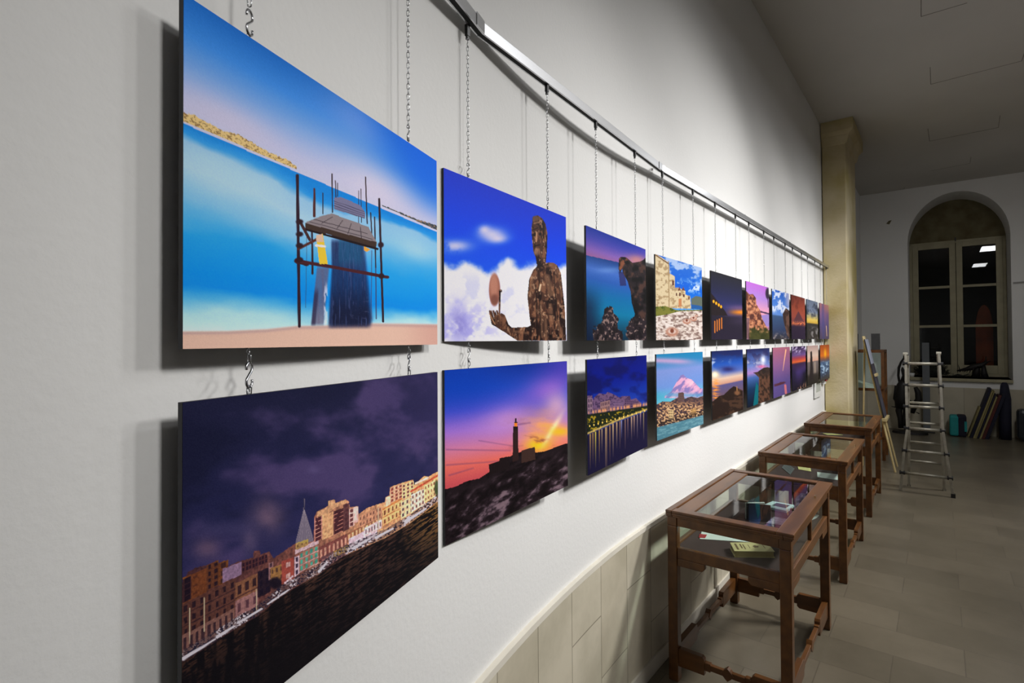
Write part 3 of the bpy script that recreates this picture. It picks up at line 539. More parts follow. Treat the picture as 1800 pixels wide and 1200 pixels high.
def art_castle(A):
    u, v, x, y = A.u, A.v, A.x, A.y
    A.grad(v, [(0, (50, 110, 200)), (.3, (16, 96, 206)), (.55, (40, 130, 220)), (.6, (90, 160, 226))]); n = fbm(x*.08, y*.1, 161, 4); A.mix((190, 206, 236), .85*sst(.45, .65, n)*sst(.3, .12, v-.05*u)); A.mix((235, 240, 250), .9*sst(.52, .62, fbm(x*.14, y*.14, 162, 4))*np.exp(-((y-507)/9)**2))
    st = (216, 198, 164); sh = (160, 134, 100); n2 = fbm(x*.25, y*.25, 171, 4)
    A.poly([(1216, 527), (1224, 522), (1236, 524), (1236, 545), (1216, 545)], (96, 106, 96)); A.poly([(1216, 537), (1236, 540), (1236, 546), (1216, 545)], (40, 90, 150))
    for pl in ([(1153, 449), (1168, 458), (1176, 464), (1178, 470), (1177, 545), (1153, 548)], [(1176, 482), (1187, 488), (1188, 545), (1176, 545)], [(1187, 508), (1194, 508), (1206, 514), (1206, 545), (1187, 545)], [(1205, 520), (1214, 522), (1216, 545), (1205, 545)]):
        A.poly(pl, st); A.mix(sh, A.pm(pl)*.8*sst(.5, .68, n2))
    for tx in (1195, 1202): A.poly([(tx-3, 513), (tx, 506), (tx+3, 513)], (110, 70, 60))
    for wx_, wy_, w_, h_ in ((1184, 500, 3, 9), (1190, 520, 2, 5), (1196, 520, 3, 6), (1203, 522, 3, 5), (1212, 526, 2, 5), (1171, 500, 1, 6)): A.poly([(wx_-w_/2, wy_-h_/2), (wx_+w_/2, wy_-h_/2), (wx_+w_/2, wy_+h_/2), (wx_-w_/2, wy_+h_/2)], (90, 50, 44))
    A.poly([(1194, 528), (1199, 527), (1199, 542), (1194, 542)], (190, 130, 90)); A.line((1176, 462), (1177, 545), 1.6, sh); A.line((1154, 452), (1176, 466), 2, (110, 80, 60))
    g = A.below([(1153, 543), (1170, 541), (1190, 548), (1236, 546)]); A.mix((120, 120, 54), g); A.mix((70, 84, 30), g*sst(.5, .65, n2))
    r = A.below([(1153, 560), (1175, 556), (1195, 550), (1236, 548)]); A.mix((206, 190, 180), r); n3 = fbm(x*.22, y*.4, 181, 4); A.mix((120, 96, 90), r*.9*sst(.52, .66, n3)); A.mix((236, 226, 222), r*.8*sst(.5, .36, n3))
    for cx, cy, rx, ry in ((1182, 587, 11, 8), (1208, 568, 7, 4.5), (1220, 563, 6, 4), (1225, 557, 3, 2)): A.ell(cx, cy, rx, ry, (180, 130, 110)); A.ell(cx, cy-1, rx*.65, ry*.55, (214, 190, 180)); A.ell(cx, cy-2, rx*.3, ry*.5, (120, 66, 50))
def art_volcano(A):
    u, v, x, y = A.u, A.v, A.x, A.y
    A.grad(v, [(0, (40, 130, 176)), (.08, (50, 130, 180)), (.2, (130, 150, 210)), (.4, (116, 150, 214)), (.56, (110, 190, 214))]); A.mix((206, 166, 206), .85*np.exp(-((y-637)/5)**2)*sst(1236, 1190, x)); A.mix((70, 170, 190), .6*sst(1190, 1153, x)*np.exp(-((y-700)/10)**2))
    mt = [(1168, 698), (1180, 690), (1190, 672), (1197, 661), (1201, 660), (1208, 666), (1216, 668), (1222, 674), (1230, 682), (1236, 684), (1236, 700), (1168, 702)]; n = fbm((x+y)*.12, (y-x)*.05, 191, 4)
    A.poly(mt, (226, 172, 204)); k = A.pm(mt); A.mix((130, 120, 180), k*.9*sst(.5, .66, n)); A.mix((246, 216, 226), k*.6*sst(.45, .3, n)); A.mix((90, 160, 200), k*.7*np.exp(-((y-696)/4)**2))
    sk = [(1153, 714), (1164, 708), (1178, 708), (1188, 702), (1192, 700), (1193, 692), (1201, 691), (1203, 702), (1215, 698), (1226, 700), (1236, 696)]; c = A.below(sk); A.mix((150, 110, 84), c); n2 = fbm(x*.4, y*.5, 201, 3); A.mix((58, 48, 60), c*.9*sst(.5, .6, n2)); A.mix((236, 196, 150), c*.9*sst(.46, .38, n2)*sst(702, 720, y)); A.mix((70, 56, 66), c*.6*sst(716, 700, y))
    for q, cc, r_, c_ in (([(1192, 692), (1202, 692), (1202, 708), (1192, 708)], (100, 80, 84), 4, 4), ([(1175, 722), (1183, 722), (1183, 740), (1175, 740)], (230, 200, 150), 4, 3), ([(1214, 720), (1224, 718), (1224, 730), (1214, 732)], (216, 170, 110), 3, 4)): A.facade(q, cc, r_, c_, (90, 66, 56), .5)
    A.mix((44, 34, 34), np.exp(-((y-np.interp(x, [1153, 1236], [748, 726]))/4.5)**2)*.85*sst(.35, .6, n2+.1))
    w_ = sst(-1, 1, y-np.interp(x, [1153, 1236], [754, 730])); A.mix((84, 130, 146), w_); A.mix((120, 164, 176), w_*.8*sst(.5, .64, fbm(x*.15, (y+.26*x)*.6, 211, 3)))
def art_bridge(A):
    u, v, x, y = A.u, A.v, A.x, A.y
    A.grad(v, [(0, (34, 34, 42)), (.25, (36, 38, 66)), (.5, (44, 48, 96)), (.62, (60, 54, 92)), (.66, (34, 30, 46)), (1, (38, 32, 52))]); A.mix((240, 140, 30), .95*np.exp(-((y-549)/5)**2)*sst(1272, 1306, x)); A.mix((120, 90, 130), .6*np.exp(-((y-541)/5)**2)*sst(1265, 1300, x))
    A.poly([(1250, 515), (1274, 546), (1280, 556), (1250, 556)], (34, 26, 30)); A.mix((80, 66, 100), .5*np.exp(-((y-565)/8)**2)*sst(1270, 1306, x)); A.mix((38, 30, 40), sst(-1, 1, y-np.interp(x, [1250, 1306], [556, 556]))*.3)
    for xx, yy in ((1255, 531), (1259.5, 534), (1264, 537), (1268, 540)): A.ell(xx, yy, 1.7, 2.8, (255, 176, 40)); 
    for xx in (1257, 1261, 1265, 1269): A.line((xx, 566-(xx-1257)*.5), (xx, 586-(xx-1257)*.6), 1.8, (226, 130, 50), a=.9)
def art_ruin(A):
    u, v, x, y = A.u, A.v, A.x, A.y
    A.grad(v, [(0, (186, 110, 206)), (.25, (170, 134, 206)), (.5, (226, 160, 180)), (1, (150, 110, 150))]); n = fbm(x*.3, y*.2, 221, 4)
    A.poly([(1334, 556), (1353, 552), (1353, 575), (1334, 570)], (150, 130, 190)); A.line((1336, 548), (1353, 552), 3, (80, 60, 90))
    p = [(1312, 512), (1318, 518), (1324, 517), (1329, 524), (1330, 535), (1336, 545), (1340, 560), (1353, 585), (1353, 597), (1312, 597)]; A.poly(p, (150, 96, 74)); k = A.pm(p); A.mix((84, 50, 44), k*sst(.48, .6, n)); A.mix((220, 160, 120), k*.7*sst(.44, .34, n))
    A.mix((44, 54, 24), sst(572, 584, y+(n-.5)*24)*sst(1312, 1322, x)*.85); A.ell(1350, 515, 4, 10, (50, 40, 60)); A.line((1350, 515), (1351, 540), 1.2, (50, 40, 60)); A.mix((110, 84, 96), .8*A.pm([(1312, 560), (1318, 560), (1317, 597), (1313, 597)]))
def art_bay(A):
    u, v, x, y = A.u, A.v, A.x, A.y
    A.grad(v, [(0, (40, 90, 180)), (.3, (84, 130, 206)), (.5, (100, 140, 206)), (.53, (60, 84, 120)), (.8, (50, 64, 96)), (1, (60, 56, 64))]); n = fbm(x*.2, y*.12, 231, 4); A.mix((226, 230, 244), .9*sst(.48, .62, n)*sst(.5, .4, v)); A.mix((214, 200, 214), .7*sst(.6, 1, u)*sst(.4, .2, v))
    p = [(1376, 552), (1382, 541), (1389, 546), (1389, 597), (1384, 590), (1378, 565)]; A.poly(p, (104, 76, 66)); A.mix((60, 44, 40), A.pm(p)*sst(.45, .6, n)); A.mix((150, 140, 140), .7*sst(.62, .7, fbm(x*.5, y*.3, 232, 2))*sst(.8, .95, v)); A.mix((40, 40, 46), .6*sst(.85, 1, v)*sst(.5, .4, n))
def art_cone(A):
    u, v, x, y = A.u, A.v, A.x, A.y
    A.grad(v, [(0, (110, 52, 44)), (.3, (150, 74, 56)), (.5, (150, 76, 66)), (.66, (90, 52, 60)), (.7, (50, 38, 58)), (1, (44, 34, 54))]); A.poly([(1393, 569), (1404, 546), (1416, 569)], (92, 56, 64)); A.mix((84, 40, 34), .5*sst(.5, .6, fbm(x*.3, y*.1, 241, 3))*sst(.4, .2, v))
    A.mix((244, 140, 90), .95*sst(.4, .55, vnoise(x*1.2, y*1.1, 242))*np.exp(-((y-568)/3.4)**2))
def art_storm(A):
    u, v, x, y = A.u, A.v, A.x, A.y
    A.grad(v, [(0, (96, 106, 124)), (.3, (110, 120, 140)), (.5, (206, 180, 96)), (.58, (190, 156, 70)), (.61, (50, 48, 48)), (1, (50, 46, 44))]); n = fbm(x*.25, y*.2, 251, 4); A.mix((52, 56, 70), .8*sst(.45, .6, n)*sst(.5, .35, v)); A.mix((150, 146, 146), .7*sst(.5, .62, n)*sst(.62, .75, v)*sst(.1, .5, u))
def art_rays(A):
    u, v, x, y = A.u, A.v, A.x, A.y
    A.grad(v, [(0, (160, 106, 110)), (.3, (124, 92, 130)), (.6, (90, 76, 120)), (1, (76, 64, 84))]); A.mix((60, 70, 130), .4*sst(.5, .65, vnoise(u*7, v*.3, 3))); A.line((1453, 572), (1454, 590), 1, (226, 190, 160)); A.mix((200, 150, 110), .4*sst(.5, .9, u)*sst(.3, .1, v))
def art_sunsea(A):
    u, v, x, y = A.u, A.v, A.x, A.y
    A.grad(v, [(0, (22, 30, 74)), (.2, (40, 84, 170)), (.33, (90, 110, 180)), (.42, (220, 190, 170)), (.5, (200, 150, 130)), (.52, (90, 84, 130)), (.75, (110, 84, 90)), (1, (60, 46, 46))]); n = fbm(x*.12, y*.14, 261, 4); A.mix((206, 214, 236), .8*sst(.5, .64, n)*np.exp(-((y-636)/10)**2)*sst(1290, 1262, x)); A.mix((40, 34, 84), .85*np.exp(-((x-1278)/12)**2-((y-650)/4.5)**2)); A.mix((30, 36, 84), .8*sst(.45, .6, n)*sst(.16, .05, v))
    A.mix((255, 226, 170), .97*np.exp(-((x-1255)/9)**2-((y-660)/7)**2)); A.mix((255, 250, 230), .97*np.exp(-((x-1255)/4)**2-((y-660)/4)**2)); A.mix((240, 150, 60), .85*np.exp(-((x-1256)/6)**2)*sst(664, 674, y)*sst(.3, .6, vnoise(x*.1, y*.9, 9)))
    p = [(1250, 708), (1262, 698), (1270, 696), (1280, 686), (1288, 680), (1296, 684), (1304, 688), (1304, 742), (1250, 742)]; A.poly(p, (40, 28, 24)); A.mix((84, 60, 46), A.pm(p)*.7*sst(.52, .68, n)); A.line((1293.5, 681), (1294, 695), 1.5, (176, 130, 80)); A.ell(1294, 692, 5, 4, (120, 84, 60), .5)
def art_headland(A):
    u, v, x, y = A.u, A.v, A.x, A.y
    A.grad(v, [(0, (30, 34, 74)), (.15, (70, 90, 150)), (.3, (110, 130, 190)), (.42, (170, 130, 190)), (.5, (70, 100, 160)), (.7, (20, 50, 84)), (1, (12, 22, 40))]); n = fbm((x+y)*.1, (y-x)*.12, 271, 4); A.mix((40, 40, 84), .8*sst(.45, .6, n)*sst(.4, .2, v)); A.mix((250, 250, 255), .95*np.exp(-((x-1341)/4.5)**2-((y-633)/8)**2)); A.mix((226, 230, 250), .6*sst(.5, .62, n)*np.exp(-((y-640)/9)**2)); A.mix((230, 110, 150), .8*np.exp(-((x-1338)/8)**2-((y-645)/3)**2))
    A.poly([(1328, 672), (1332, 680), (1331, 712), (1322, 716)], (10, 100, 110)); p = [(1322, 656), (1330, 655), (1340, 648), (1348, 646), (1353, 647), (1353, 705), (1331, 713), (1332, 690), (1333, 665), (1326, 658)]; A.poly(p, (96, 66, 52)); A.mix((50, 36, 30), A.pm(p)*sst(.45, .6, fbm(x*.3, y*.2, 272, 4))); A.mix((40, 34, 34), A.pm(p)*sst(668, 652, y)*.7)
def art_contrail(A):
    u, v, x, y = A.u, A.v, A.x, A.y
    A.grad(v, [(0, (170, 104, 124)), (.35, (140, 96, 140)), (.7, (96, 80, 136)), (1, (90, 76, 130))]); A.line((1381, 615), (1375, 652), 2.2, (255, 190, 150), .5); A.poly([(1359, 681), (1370, 672), (1376, 672), (1376, 675), (1359, 681)], (84, 46, 60)); A.mix((84, 46, 60), .8*A.pm([(1359, 676), (1376, 671), (1381, 672), (1376, 676), (1359, 681)])); A.line((1379, 678), (1380, 692), 4, (230, 130, 130), a=.8)
def art_dusk(A):
    u, v, x, y = A.u, A.v, A.x, A.y
    A.grad(v, [(0, (54, 40, 66)), (.2, (110, 84, 140)), (.28, (170, 70, 80)), (.36, (226, 110, 60)), (.4, (60, 40, 70)), (.6, (70, 54, 110)), (1, (24, 20, 30))]); A.mix((206, 190, 226), .8*sst(.5, .6, fbm(x*.3+y*.2, y*.3, 281, 3))*sst(.22, .1, v)); A.mix((12, 12, 20), .8*sst(.5, 1, u)*sst(.5, .7, v)); A.mix((200, 150, 120), .8*sst(.6, .7, fbm(x*.6, y*.3, 282, 2))*sst(.86, .95, v)*sst(.3, .5, u)); A.mix((30, 26, 44), .6*sst(.4, .1, u)*sst(.4, .6, v))
def art_rockstack(A):
    u, v, x, y = A.u, A.v, A.x, A.y
    A.grad(v, [(0, (166, 140, 136)), (.25, (206, 184, 170)), (.4, (206, 160, 140)), (.42, (110, 100, 100)), (.7, (90, 82, 80)), (.78, (50, 44, 42)), (1, (36, 34, 30))]); A.poly([(1424, 619), (1427, 617), (1428, 640), (1429, 670), (1421, 672), (1423, 650)], (40, 34, 36)); A.mix((190, 170, 150), .6*np.exp(-((x-1432)/1.8)**2)*sst(.42, .45, v)*sst(.75, .7, v))
def art_wave(A):
    u, v, x, y = A.u, A.v, A.x, A.y
    A.grad(v, [(0, (150, 70, 30)), (.3, (206, 110, 40)), (.42, (110, 76, 76)), (.5, (70, 96, 130)), (.8, (56, 70, 96)), (1, (60, 52, 50))]); A.mix((255, 190, 40), .9*np.exp(-((x-1450.5)/2.2)**2-((y-622)/8)**2)); A.mix((180, 206, 230), .85*sst(.5, .62, fbm(x*.4, y*.35, 291, 4))*sst(.42, .5, v)*sst(.95, .75, v))
# name-free descriptions and the corners each picture was sketched in
SK = {
 'pier': (((321, -20), (768, 283), (769, 606), (322, 611)), 520, 400, art_pier, 'a ruined wooden pier in pale blue sea', 'the ruined pier'),
 'harbour': (((322, 705), (770, 653), (769, 977), (320, 1334)), 520, 400, art_harbour, 'a harbour town and boats under dark violet clouds', 'the harbour town'),
 'statue': (((780, 290), (987, 382), (987, 597), (783, 597)), 320, 300, art_statue, 'a bronze statue holding a round mirror under deep blue sky', 'the bronze statue'),
 'lighthouse': (((783, 643), (987, 630), (988, 846), (783, 949)), 320, 300, art_lighthouse, 'a lighthouse on dark rocks at a pink and orange sunset', 'the sunset lighthouse'),
 'cove': (((1021.5, 393), (1135, 437), (1136, 597), (1021.5, 595)), 200, 220, art_cove, 'a teal cove, cliffs and rocks under violet dusk', 'the teal cove'),
 'waterfront': (((1023, 631), (1136, 625), (1137, 785), (1024.5, 833)), 200, 220, art_waterfront, 'a lit waterfront at night with golden reflections', 'the night waterfront'),
 'castle': (((1153, 450), (1234.8, 471.5), (1236, 600), (1154, 602)), 160, 170, art_castle, 'a pale castle wall above white rocks and blue sky', 'the pale castle'),
 'volcano': (((1153.5, 626.5), (1236, 618.7), (1236.5, 745.5), (1154, 777)), 160, 170, art_volcano, 'a pink snowy mountain above a seaside town', 'the pink mountain'),
 'bridge': (((1250.3, 476.5), (1304.6, 491), (1306, 598), (1251.2, 599)), 110, 130, art_bridge, 'four orange lights and an orange glow in black night', 'the black night sky'),
 'sunsea': (((1250, 618.5), (1304.5, 615), (1304.5, 721.5), (1250, 741.5)), 110, 130, art_sunsea, 'a white sun over the sea with blue clouds', 'the white sun'),
 'ruin': (((1311.7, 494), (1351.8, 504.5), (1353, 597.3), (1313.5, 598)), 90, 110, art_ruin, 'an orange rocky ruin under lilac sky', 'the orange ruin'),
 'headland': (((1312, 614.5), (1352.7, 611.7), (1353, 705), (1312, 719)), 90, 110, art_headland, 'a brown headland under a burst of white light', 'the brown headland'),
 'bay': (((1357.5, 506.7), (1387.9, 514.4), (1388.5, 596.6), (1359, 596.6)), 70, 100, art_bay, 'a brown cliff beside blue sea and streaked clouds', 'the brown cliff'),
 'contrail': (((1357.5, 611), (1388, 609.7), (1388, 690.5), (1357, 702.5)), 70, 100, art_contrail, 'a glowing white trail in mauve sky', 'the glowing trail'),
 'cone': (((1391.5, 517), (1415.5, 523), (1416, 595.6), (1392, 596.5)), 60, 90, art_cone, 'a red sky over a dark cone-shaped mountain', 'the red sky'),
 'dusk': (((1391.5, 609), (1415.5, 607.5), (1416, 681), (1391, 690)), 60, 90, art_dusk, 'a red dusk streak above dark violet sea', 'the red dusk streak'),
 'storm': (((1418.4, 525), (1438.2, 530.7), (1438.5, 595.5), (1419, 596)), 50, 80, art_storm, 'grey storm clouds above a yellow horizon', 'the storm clouds'),
 'rockstack': (((1418.5, 608), (1438.5, 607), (1438.5, 674.5), (1418, 682)), 50, 80, art_rockstack, 'a dark rock needle in pale sky', 'the dark rock needle'),
 'rays': (((1441.3, 532), (1457.3, 535), (1458, 595.5), (1442, 596)), 50, 80, art_rays, 'mauve streaks of rain', 'the mauve streaks'),
 'wave': (((1441.5, 607), (1458, 605.5), (1458, 667.5), (1442, 673)), 50, 80, art_wave, 'a blue breaking wave under an orange sun', 'the blue wave'),
}
pm_ = bpy.data.materials.new('photographic_print'); pm_.use_nodes = True
_b = pm_.node_tree.nodes['Principled BSDF']; _b.inputs['Roughness'].default_value = .5; _b.inputs['Specular IOR Level'].default_value = .08
_a = pm_.node_tree.nodes.new('ShaderNodeVertexColor'); _a.layer_name = 'print'; pm_.node_tree.links.new(_a.outputs[0], _b.inputs['Base Color'])
PH = .4495
def print_mesh(key, width):
    quad, nu, nv, fn = SK[key][:4]; A = Art(quad, nu, nv); fn(A)
    me = bpy.data.meshes.new('print'); n = nu*nv
    co = np.stack([A.u*width, np.full(n, 0.), (1-A.v)*PH], 1); me.vertices.add(n); me.vertices.foreach_set('co', co.ravel())
    i = np.arange(n).reshape(nv, nu); q = np.stack([i[:-1, :-1], i[1:, :-1], i[1:, 1:], i[:-1, 1:]], -1).reshape(-1, 4); nf = len(q)
    me.loops.add(nf*4); me.loops.foreach_set('vertex_index', q.ravel().astype(np.int32)); me.polygons.add(nf)
    me.polygons.foreach_set('loop_start', np.arange(0, nf*4, 4, dtype=np.int32)); me.polygons.foreach_set('loop_total', np.full(nf, 4, np.int32))
    me.update(calc_edges=True); me.validate()
    ca = me.color_attributes.new('print', 'FLOAT_COLOR', 'POINT'); A.c = A.c+(np.random.RandomState(1).rand(n, 1)-.5)*7; g_ = A.c.mean(1, keepdims=True); A.c = g_+(A.c-g_)*1.1; l = s2l(np.clip(A.c, 0, 255))*{'pier': 1.42, 'harbour': 1.35, 'statue': 1.2, 'lighthouse': 1.15}.get(key, ART_GAIN)  # nearest prints get brighter colours to make up for weaker light there
    ca.data.foreach_set('color', np.concatenate([np.clip(l, 0, .95), np.ones((n, 1))], 1).ravel()); me.materials.append(pm_)
    return me
def link_mesh(n, L=.0150, W=.0080, r=.00095, pitch=.0118, seg=5):
    m = MB()
    for k in range(n):
        c = -k*pitch; pts = []
        h = (L-W)/2; rr = W/2-r
        for j in range(10):
            t = 2*math.pi*j/10; X = rr*math.cos(t); Z = rr*math.sin(t)+(h if math.sin(t) >= 0 else -h)
            pts.append((X if k % 2 else X*.25, X*.25 if k % 2 else X, c+Z-L/2+r))
        m.tube(pts, r, seg, closed=True)
    return m
def s_hook():
    R = .0078; H = .036
    up = [(R*math.cos(math.radians(t)), 0, -R+R*math.sin(math.radians(t))) for t in range(200, -61, -20)]
    dn = [(-R*math.cos(math.radians(t)), 0, -H+R-R*math.sin(math.radians(t))) for t in range(-60, 201, 20)]
    return MB().tube([Vector(p) for p in up]+[Vector(p) for p in dn], .0019, 6)
HOOK = s_hook().build('s_hook', M['steel'], smooth=True); HOOK_ME = HOOK.data; bpy.data.objects.remove(HOOK)
def mesh_of(mb, m, smooth=True):
    o = mb.build('tmp', m, smooth=smooth); me = o.data; bpy.data.objects.remove(o); return me
LINKS = {}
def links(n):
    if n not in LINKS: LINKS[n] = mesh_of(link_mesh(n), M['steel'])
    return LINKS[n]
def child(name, me, parent, loc=(0, 0, 0), rz=0):
    o = bpy.data.objects.new(name, me); COL.objects.link(o); o.parent = parent; o.location = loc; o.rotation_euler = (0, 0, rz); return o
SLIDER = mesh_of(MB().box(-.006, .006, -.005, .005, -.012, .02).box(-.004, .004, -.0035, .0035, -.022, -.012), M['black'], False)
EYE_ME = mesh_of(MB().tube([(.0045*math.cos(k*math.pi/4), 0, .0045*math.sin(k*math.pi/4)) for k in range(8)], .001, 5, closed=True), M['steel'])
EYE_LO = EYE_ME
HH = .45
def rail_z(seg, t):                   # underside of the rail over the eye level
    if seg == 0: return EYE+.870+.01*t
    if seg == 1: return EYE+.8785+.029*t/1.602
    return EYE+.9075+.046*t/5.5
D0 = (V1-V0)/np.linalg.norm(V1-V0); D1 = (V2-V1)/np.linalg.norm(V2-V1)
P1A = np.array([-.918, 1.488])*HH; P1B = np.array([-.4055, 2.9])*HH; DP1 = (P1B-P1A)/np.linalg.norm(P1B-P1A)
PAN = [  # origin, direction, start, width, upper, lower
 (P1A, DP1, 0., .675, 'pier', 'harbour'),
 (V1, D1, -.1697, .675, 'statue', 'lighthouse'), (V1, D1, .672, .675, 'cove', 'waterfront'),
 (V2, UN, -.085, .70, 'castle', 'volcano'), (V2, UN, .785, .70, 'bridge', 'sunsea'), (V2, UN, 1.598, .70, 'ruin', 'headland'),
 (V2, UN, 2.416, .69, 'bay', 'contrail'), (V2, UN, 3.203, .70, 'cone', 'dusk'), (V2, UN, 3.999, .70, 'storm', 'rockstack'), (V2, UN, 4.835, .70, 'rays', 'wave')]
def hanging(pos, rz, zt, zb, label, upper):
    root = thing('hanging_chain', (pos[0], pos[1], zt), label, 'chain', rz, 'chains holding the upper row' if upper else 'chains holding the lower row')
    L = zt-zb
    if upper:
        child('rail_slider', SLIDER, root); top = .018
        child('chain_hook', HOOK_ME, root, (0, 0, -top), .5).scale = (.7, .7, .7)
        n = int(round((L-top-.023-.037)/.0118)); child('chain_links', links(n), root, (0, 0, -top-.023), .5)
        child('s_hook', HOOK_ME, root, (0, 0, -(L-.036+.002)), .3)
    else:
        child('chain_links', links(1), root, (0, 0, -.000), .3); child('s_hook', HOOK_ME, root, (0, 0, -.012), .3); child('chain_links', links(1), root, (0, 0, -.045), .9)
    return root
for i, (o, d, t0, wd, up, lo) in enumerate(PAN):
    rz = math.atan2(d[1], d[0]); nrm = np.array([d[1], -d[0]])
    zlow = EYE-(.0075 if i == 0 else (.0 if i < 4 else -.001))
    for k, key in enumerate((up, lo)):
        z0 = zlow if k == 0 else EYE-.0745-PH-(.0 if i else .0)
        base = o+d*t0
        row = ('upper', 'lower')[k]
        pos = 'nearest' if i == 0 else ('farthest' if i == 9 else '')
        lab = '%s-row unframed photo panel showing %s' % (row, SK[key][4])
        root = thing('photo_panel', (base[0], base[1], z0), lab, 'photograph', rz, 'photo panels of the %s row' % row)
        me = print_mesh(key, wd); child('print', me, root, (0, -.0006, 0))
        b = MB().box(0, wd, 0, .0075, 0, PH).build('backing_board', M['edge'], root)
        for tt in (.16, .815):
            child('hanging_eye', EYE_ME, root, (wd*tt, .006, PH+.004), .4)
            if k == 0: child('hanging_eye', EYE_ME, root, (wd*tt, .006, -.004), .4)
            side = 'left' if tt < .5 else 'right'
            wp = base+d*wd*tt-nrm*.004
            if k == 0:
                sg = 2 if o is V2 else (1 if d is D1 else 0); tr = (t0+wd*tt)
                if sg == 1 and tr < 0: sg = 0
                zt = rail_z(sg, tr); tr = tr if i else float((wp-V1)@D0); zt = rail_z(sg, tr); hanging(wp, rz, zt-.012, z0+PH+.008, 'steel chain at the %s end of the upper panel with %s' % (side, SK[key][5]), True)
            else: hanging(wp, rz, zlow-.009, z0+PH+.008, 'short hook link, %s end of the lower panel with %s' % (side, SK[key][5]), False)
# ---------------------------------------------------------------- the picture rail: straight aluminium lengths along the curved wall
def rail_len(name, p, q, z0, z1, parent):
    p = np.array(p); q = np.array(q); d = (q-p)/np.linalg.norm(q-p); n = np.array([d[1], -d[0]]); m = MB()
    prof = [(-.018, 0), (-.013, 0), (-.013, .012), (.001, .012), (.001, 0), (.006, 0), (.006, .034), (-.018, .034)]
    m2 = MB(); sl = [(-.0129, .002), (.0009, .002), (.0009, .0118), (-.0129, .0118)]
    def pt(w, zz, o, h): return (w[0]+n[0]*o, w[1]+n[1]*o, zz+h)
    m.hexa([pt(p, z0, o, h) for o, h in prof], [pt(q, z1, o, h) for o, h in prof])
    m2.hexa([pt(p, z0, o, h) for o, h in sl], [pt(q, z1, o, h) for o, h in sl]); m2.build('slot_shade_strip', M['slotshade'], parent)  # black strip laid in the groove, its shade put into colour
    return m.build(name, M['alu'], parent, bevel=.0008)
rl = thing('picture_rail', (0, 0, 0), 'aluminium picture rail in straight lengths, carrying the row of chains', 'rail', 0)
Vm = V0-np.array([math.sin(math.radians(10)), math.cos(math.radians(10))])*1.6
RZ1 = rail_z(1, 0); RZ2 = rail_z(2, 0); RZE = rail_z(2, PB)
rail_len('rail_length', V0-D0*0, V1+D0*.0, EYE+.86, RZ1, rl); rail_len('rail_length', V1, V2, RZ1, RZ2, rl); rail_len('rail_length', V2, V2+UN*(PB-.003), RZ2, RZE, rl)
for q, dd, z in ((V1, D0, RZ1), (V2, D1, RZ2)):
    n = np.array([dd[1], -dd[0]]); m = MB()
    c = q-dd*.02; m.hexa([(c[0]+n[0]*a+dd[0]*b, c[1]+n[1]*a+dd[1]*b, z+.0) for a, b in ((.006, -.03), (.009, -.03), (.009, .02), (.006, .02))], [(c[0]+n[0]*a+dd[0]*b, c[1]+n[1]*a+dd[1]*b, z+.036) for a, b in ((.006, -.03), (.009, -.03), (.009, .02), (.006, .02))])
    m.build('joint_plate', M['alu'], rl)
for q, dd in ((V1-D0*.06, D0), (V1+D1*.09, D1), (V2+UN*.05, UN), (V2+UN*1.6, UN), (V2+UN*3.2, UN), (V2+UN*4.8, UN)):
    n = np.array([dd[1], -dd[0]]); m = MB(); z = RZ1+.03 if dd is not UN else RZ2+.035+.0084*float((q-V2)@UN)
    m.hexa([(q[0]+n[0]*a+dd[0]*b, q[1]+n[1]*a+dd[1]*b, z) for a, b in ((-.062, -.01), (.0, -.01), (.0, .01), (-.062, .01))], [(q[0]+n[0]*a+dd[0]*b, q[1]+n[1]*a+dd[1]*b, z+.006) for a, b in ((-.062, -.01), (.0, -.01), (.0, .01), (-.062, .01))])
    m.build('wall_bracket', M['steel'], rl)
# ---------------------------------------------------------------- display cases: local x runs along the wall, local y towards the wall (y=0 is the room side)
CL, CW, CH = 1.09, .585, .882
def stretcher(L, t=.03):
    """flat board profile in x,z: wide blocks at the ends, thin bar and a diamond in the middle"""
    m = MB(); e = L*.27; c = L/2; w, s_, dz = .045, .014, .032; r = .012
    def pr(pts, y0, y1):
        m.hexa([(x, y0, z) for x, z in pts], [(x, y1, z) for x, z in pts])
    for x0, x1 in ((0, e), (L-e, L)):
        pr([(x0, -w), (x1-r if x0 == 0 else x1, -w), (x1, -w+r if x0 == 0 else -w), (x1, w-r if x0 == 0 else w), (x1-r if x0 == 0 else x1, w), (x0 if x0 == 0 else x0+r, w), (x0, w if x0 == 0 else w-r), (x0, -w if x0 == 0 else -w+r)], -t/2, t/2)
    pr([(e, -s_), (L-e, -s_), (L-e, s_), (e, s_)], -t/2+.004, t/2-.004)
    for a_, b_ in ((e+.0, e+.03), (L-e-.03, L-e)): m.box(a_, b_, -t/2+.002, t/2-.002, -.02, .02)
    pr([(c-dz, 0), (c-.012, -.022), (c, -dz), (c+.012, -.022), (c+dz, 0), (c+.012, .022), (c, dz), (c-.012, .022)], -t/2, t/2)
    return m
def rounded_bracket(w, h):
    return [(0, 0), (w, 0), (w, -h+.014), (w-.014, -h), (0, -h)]
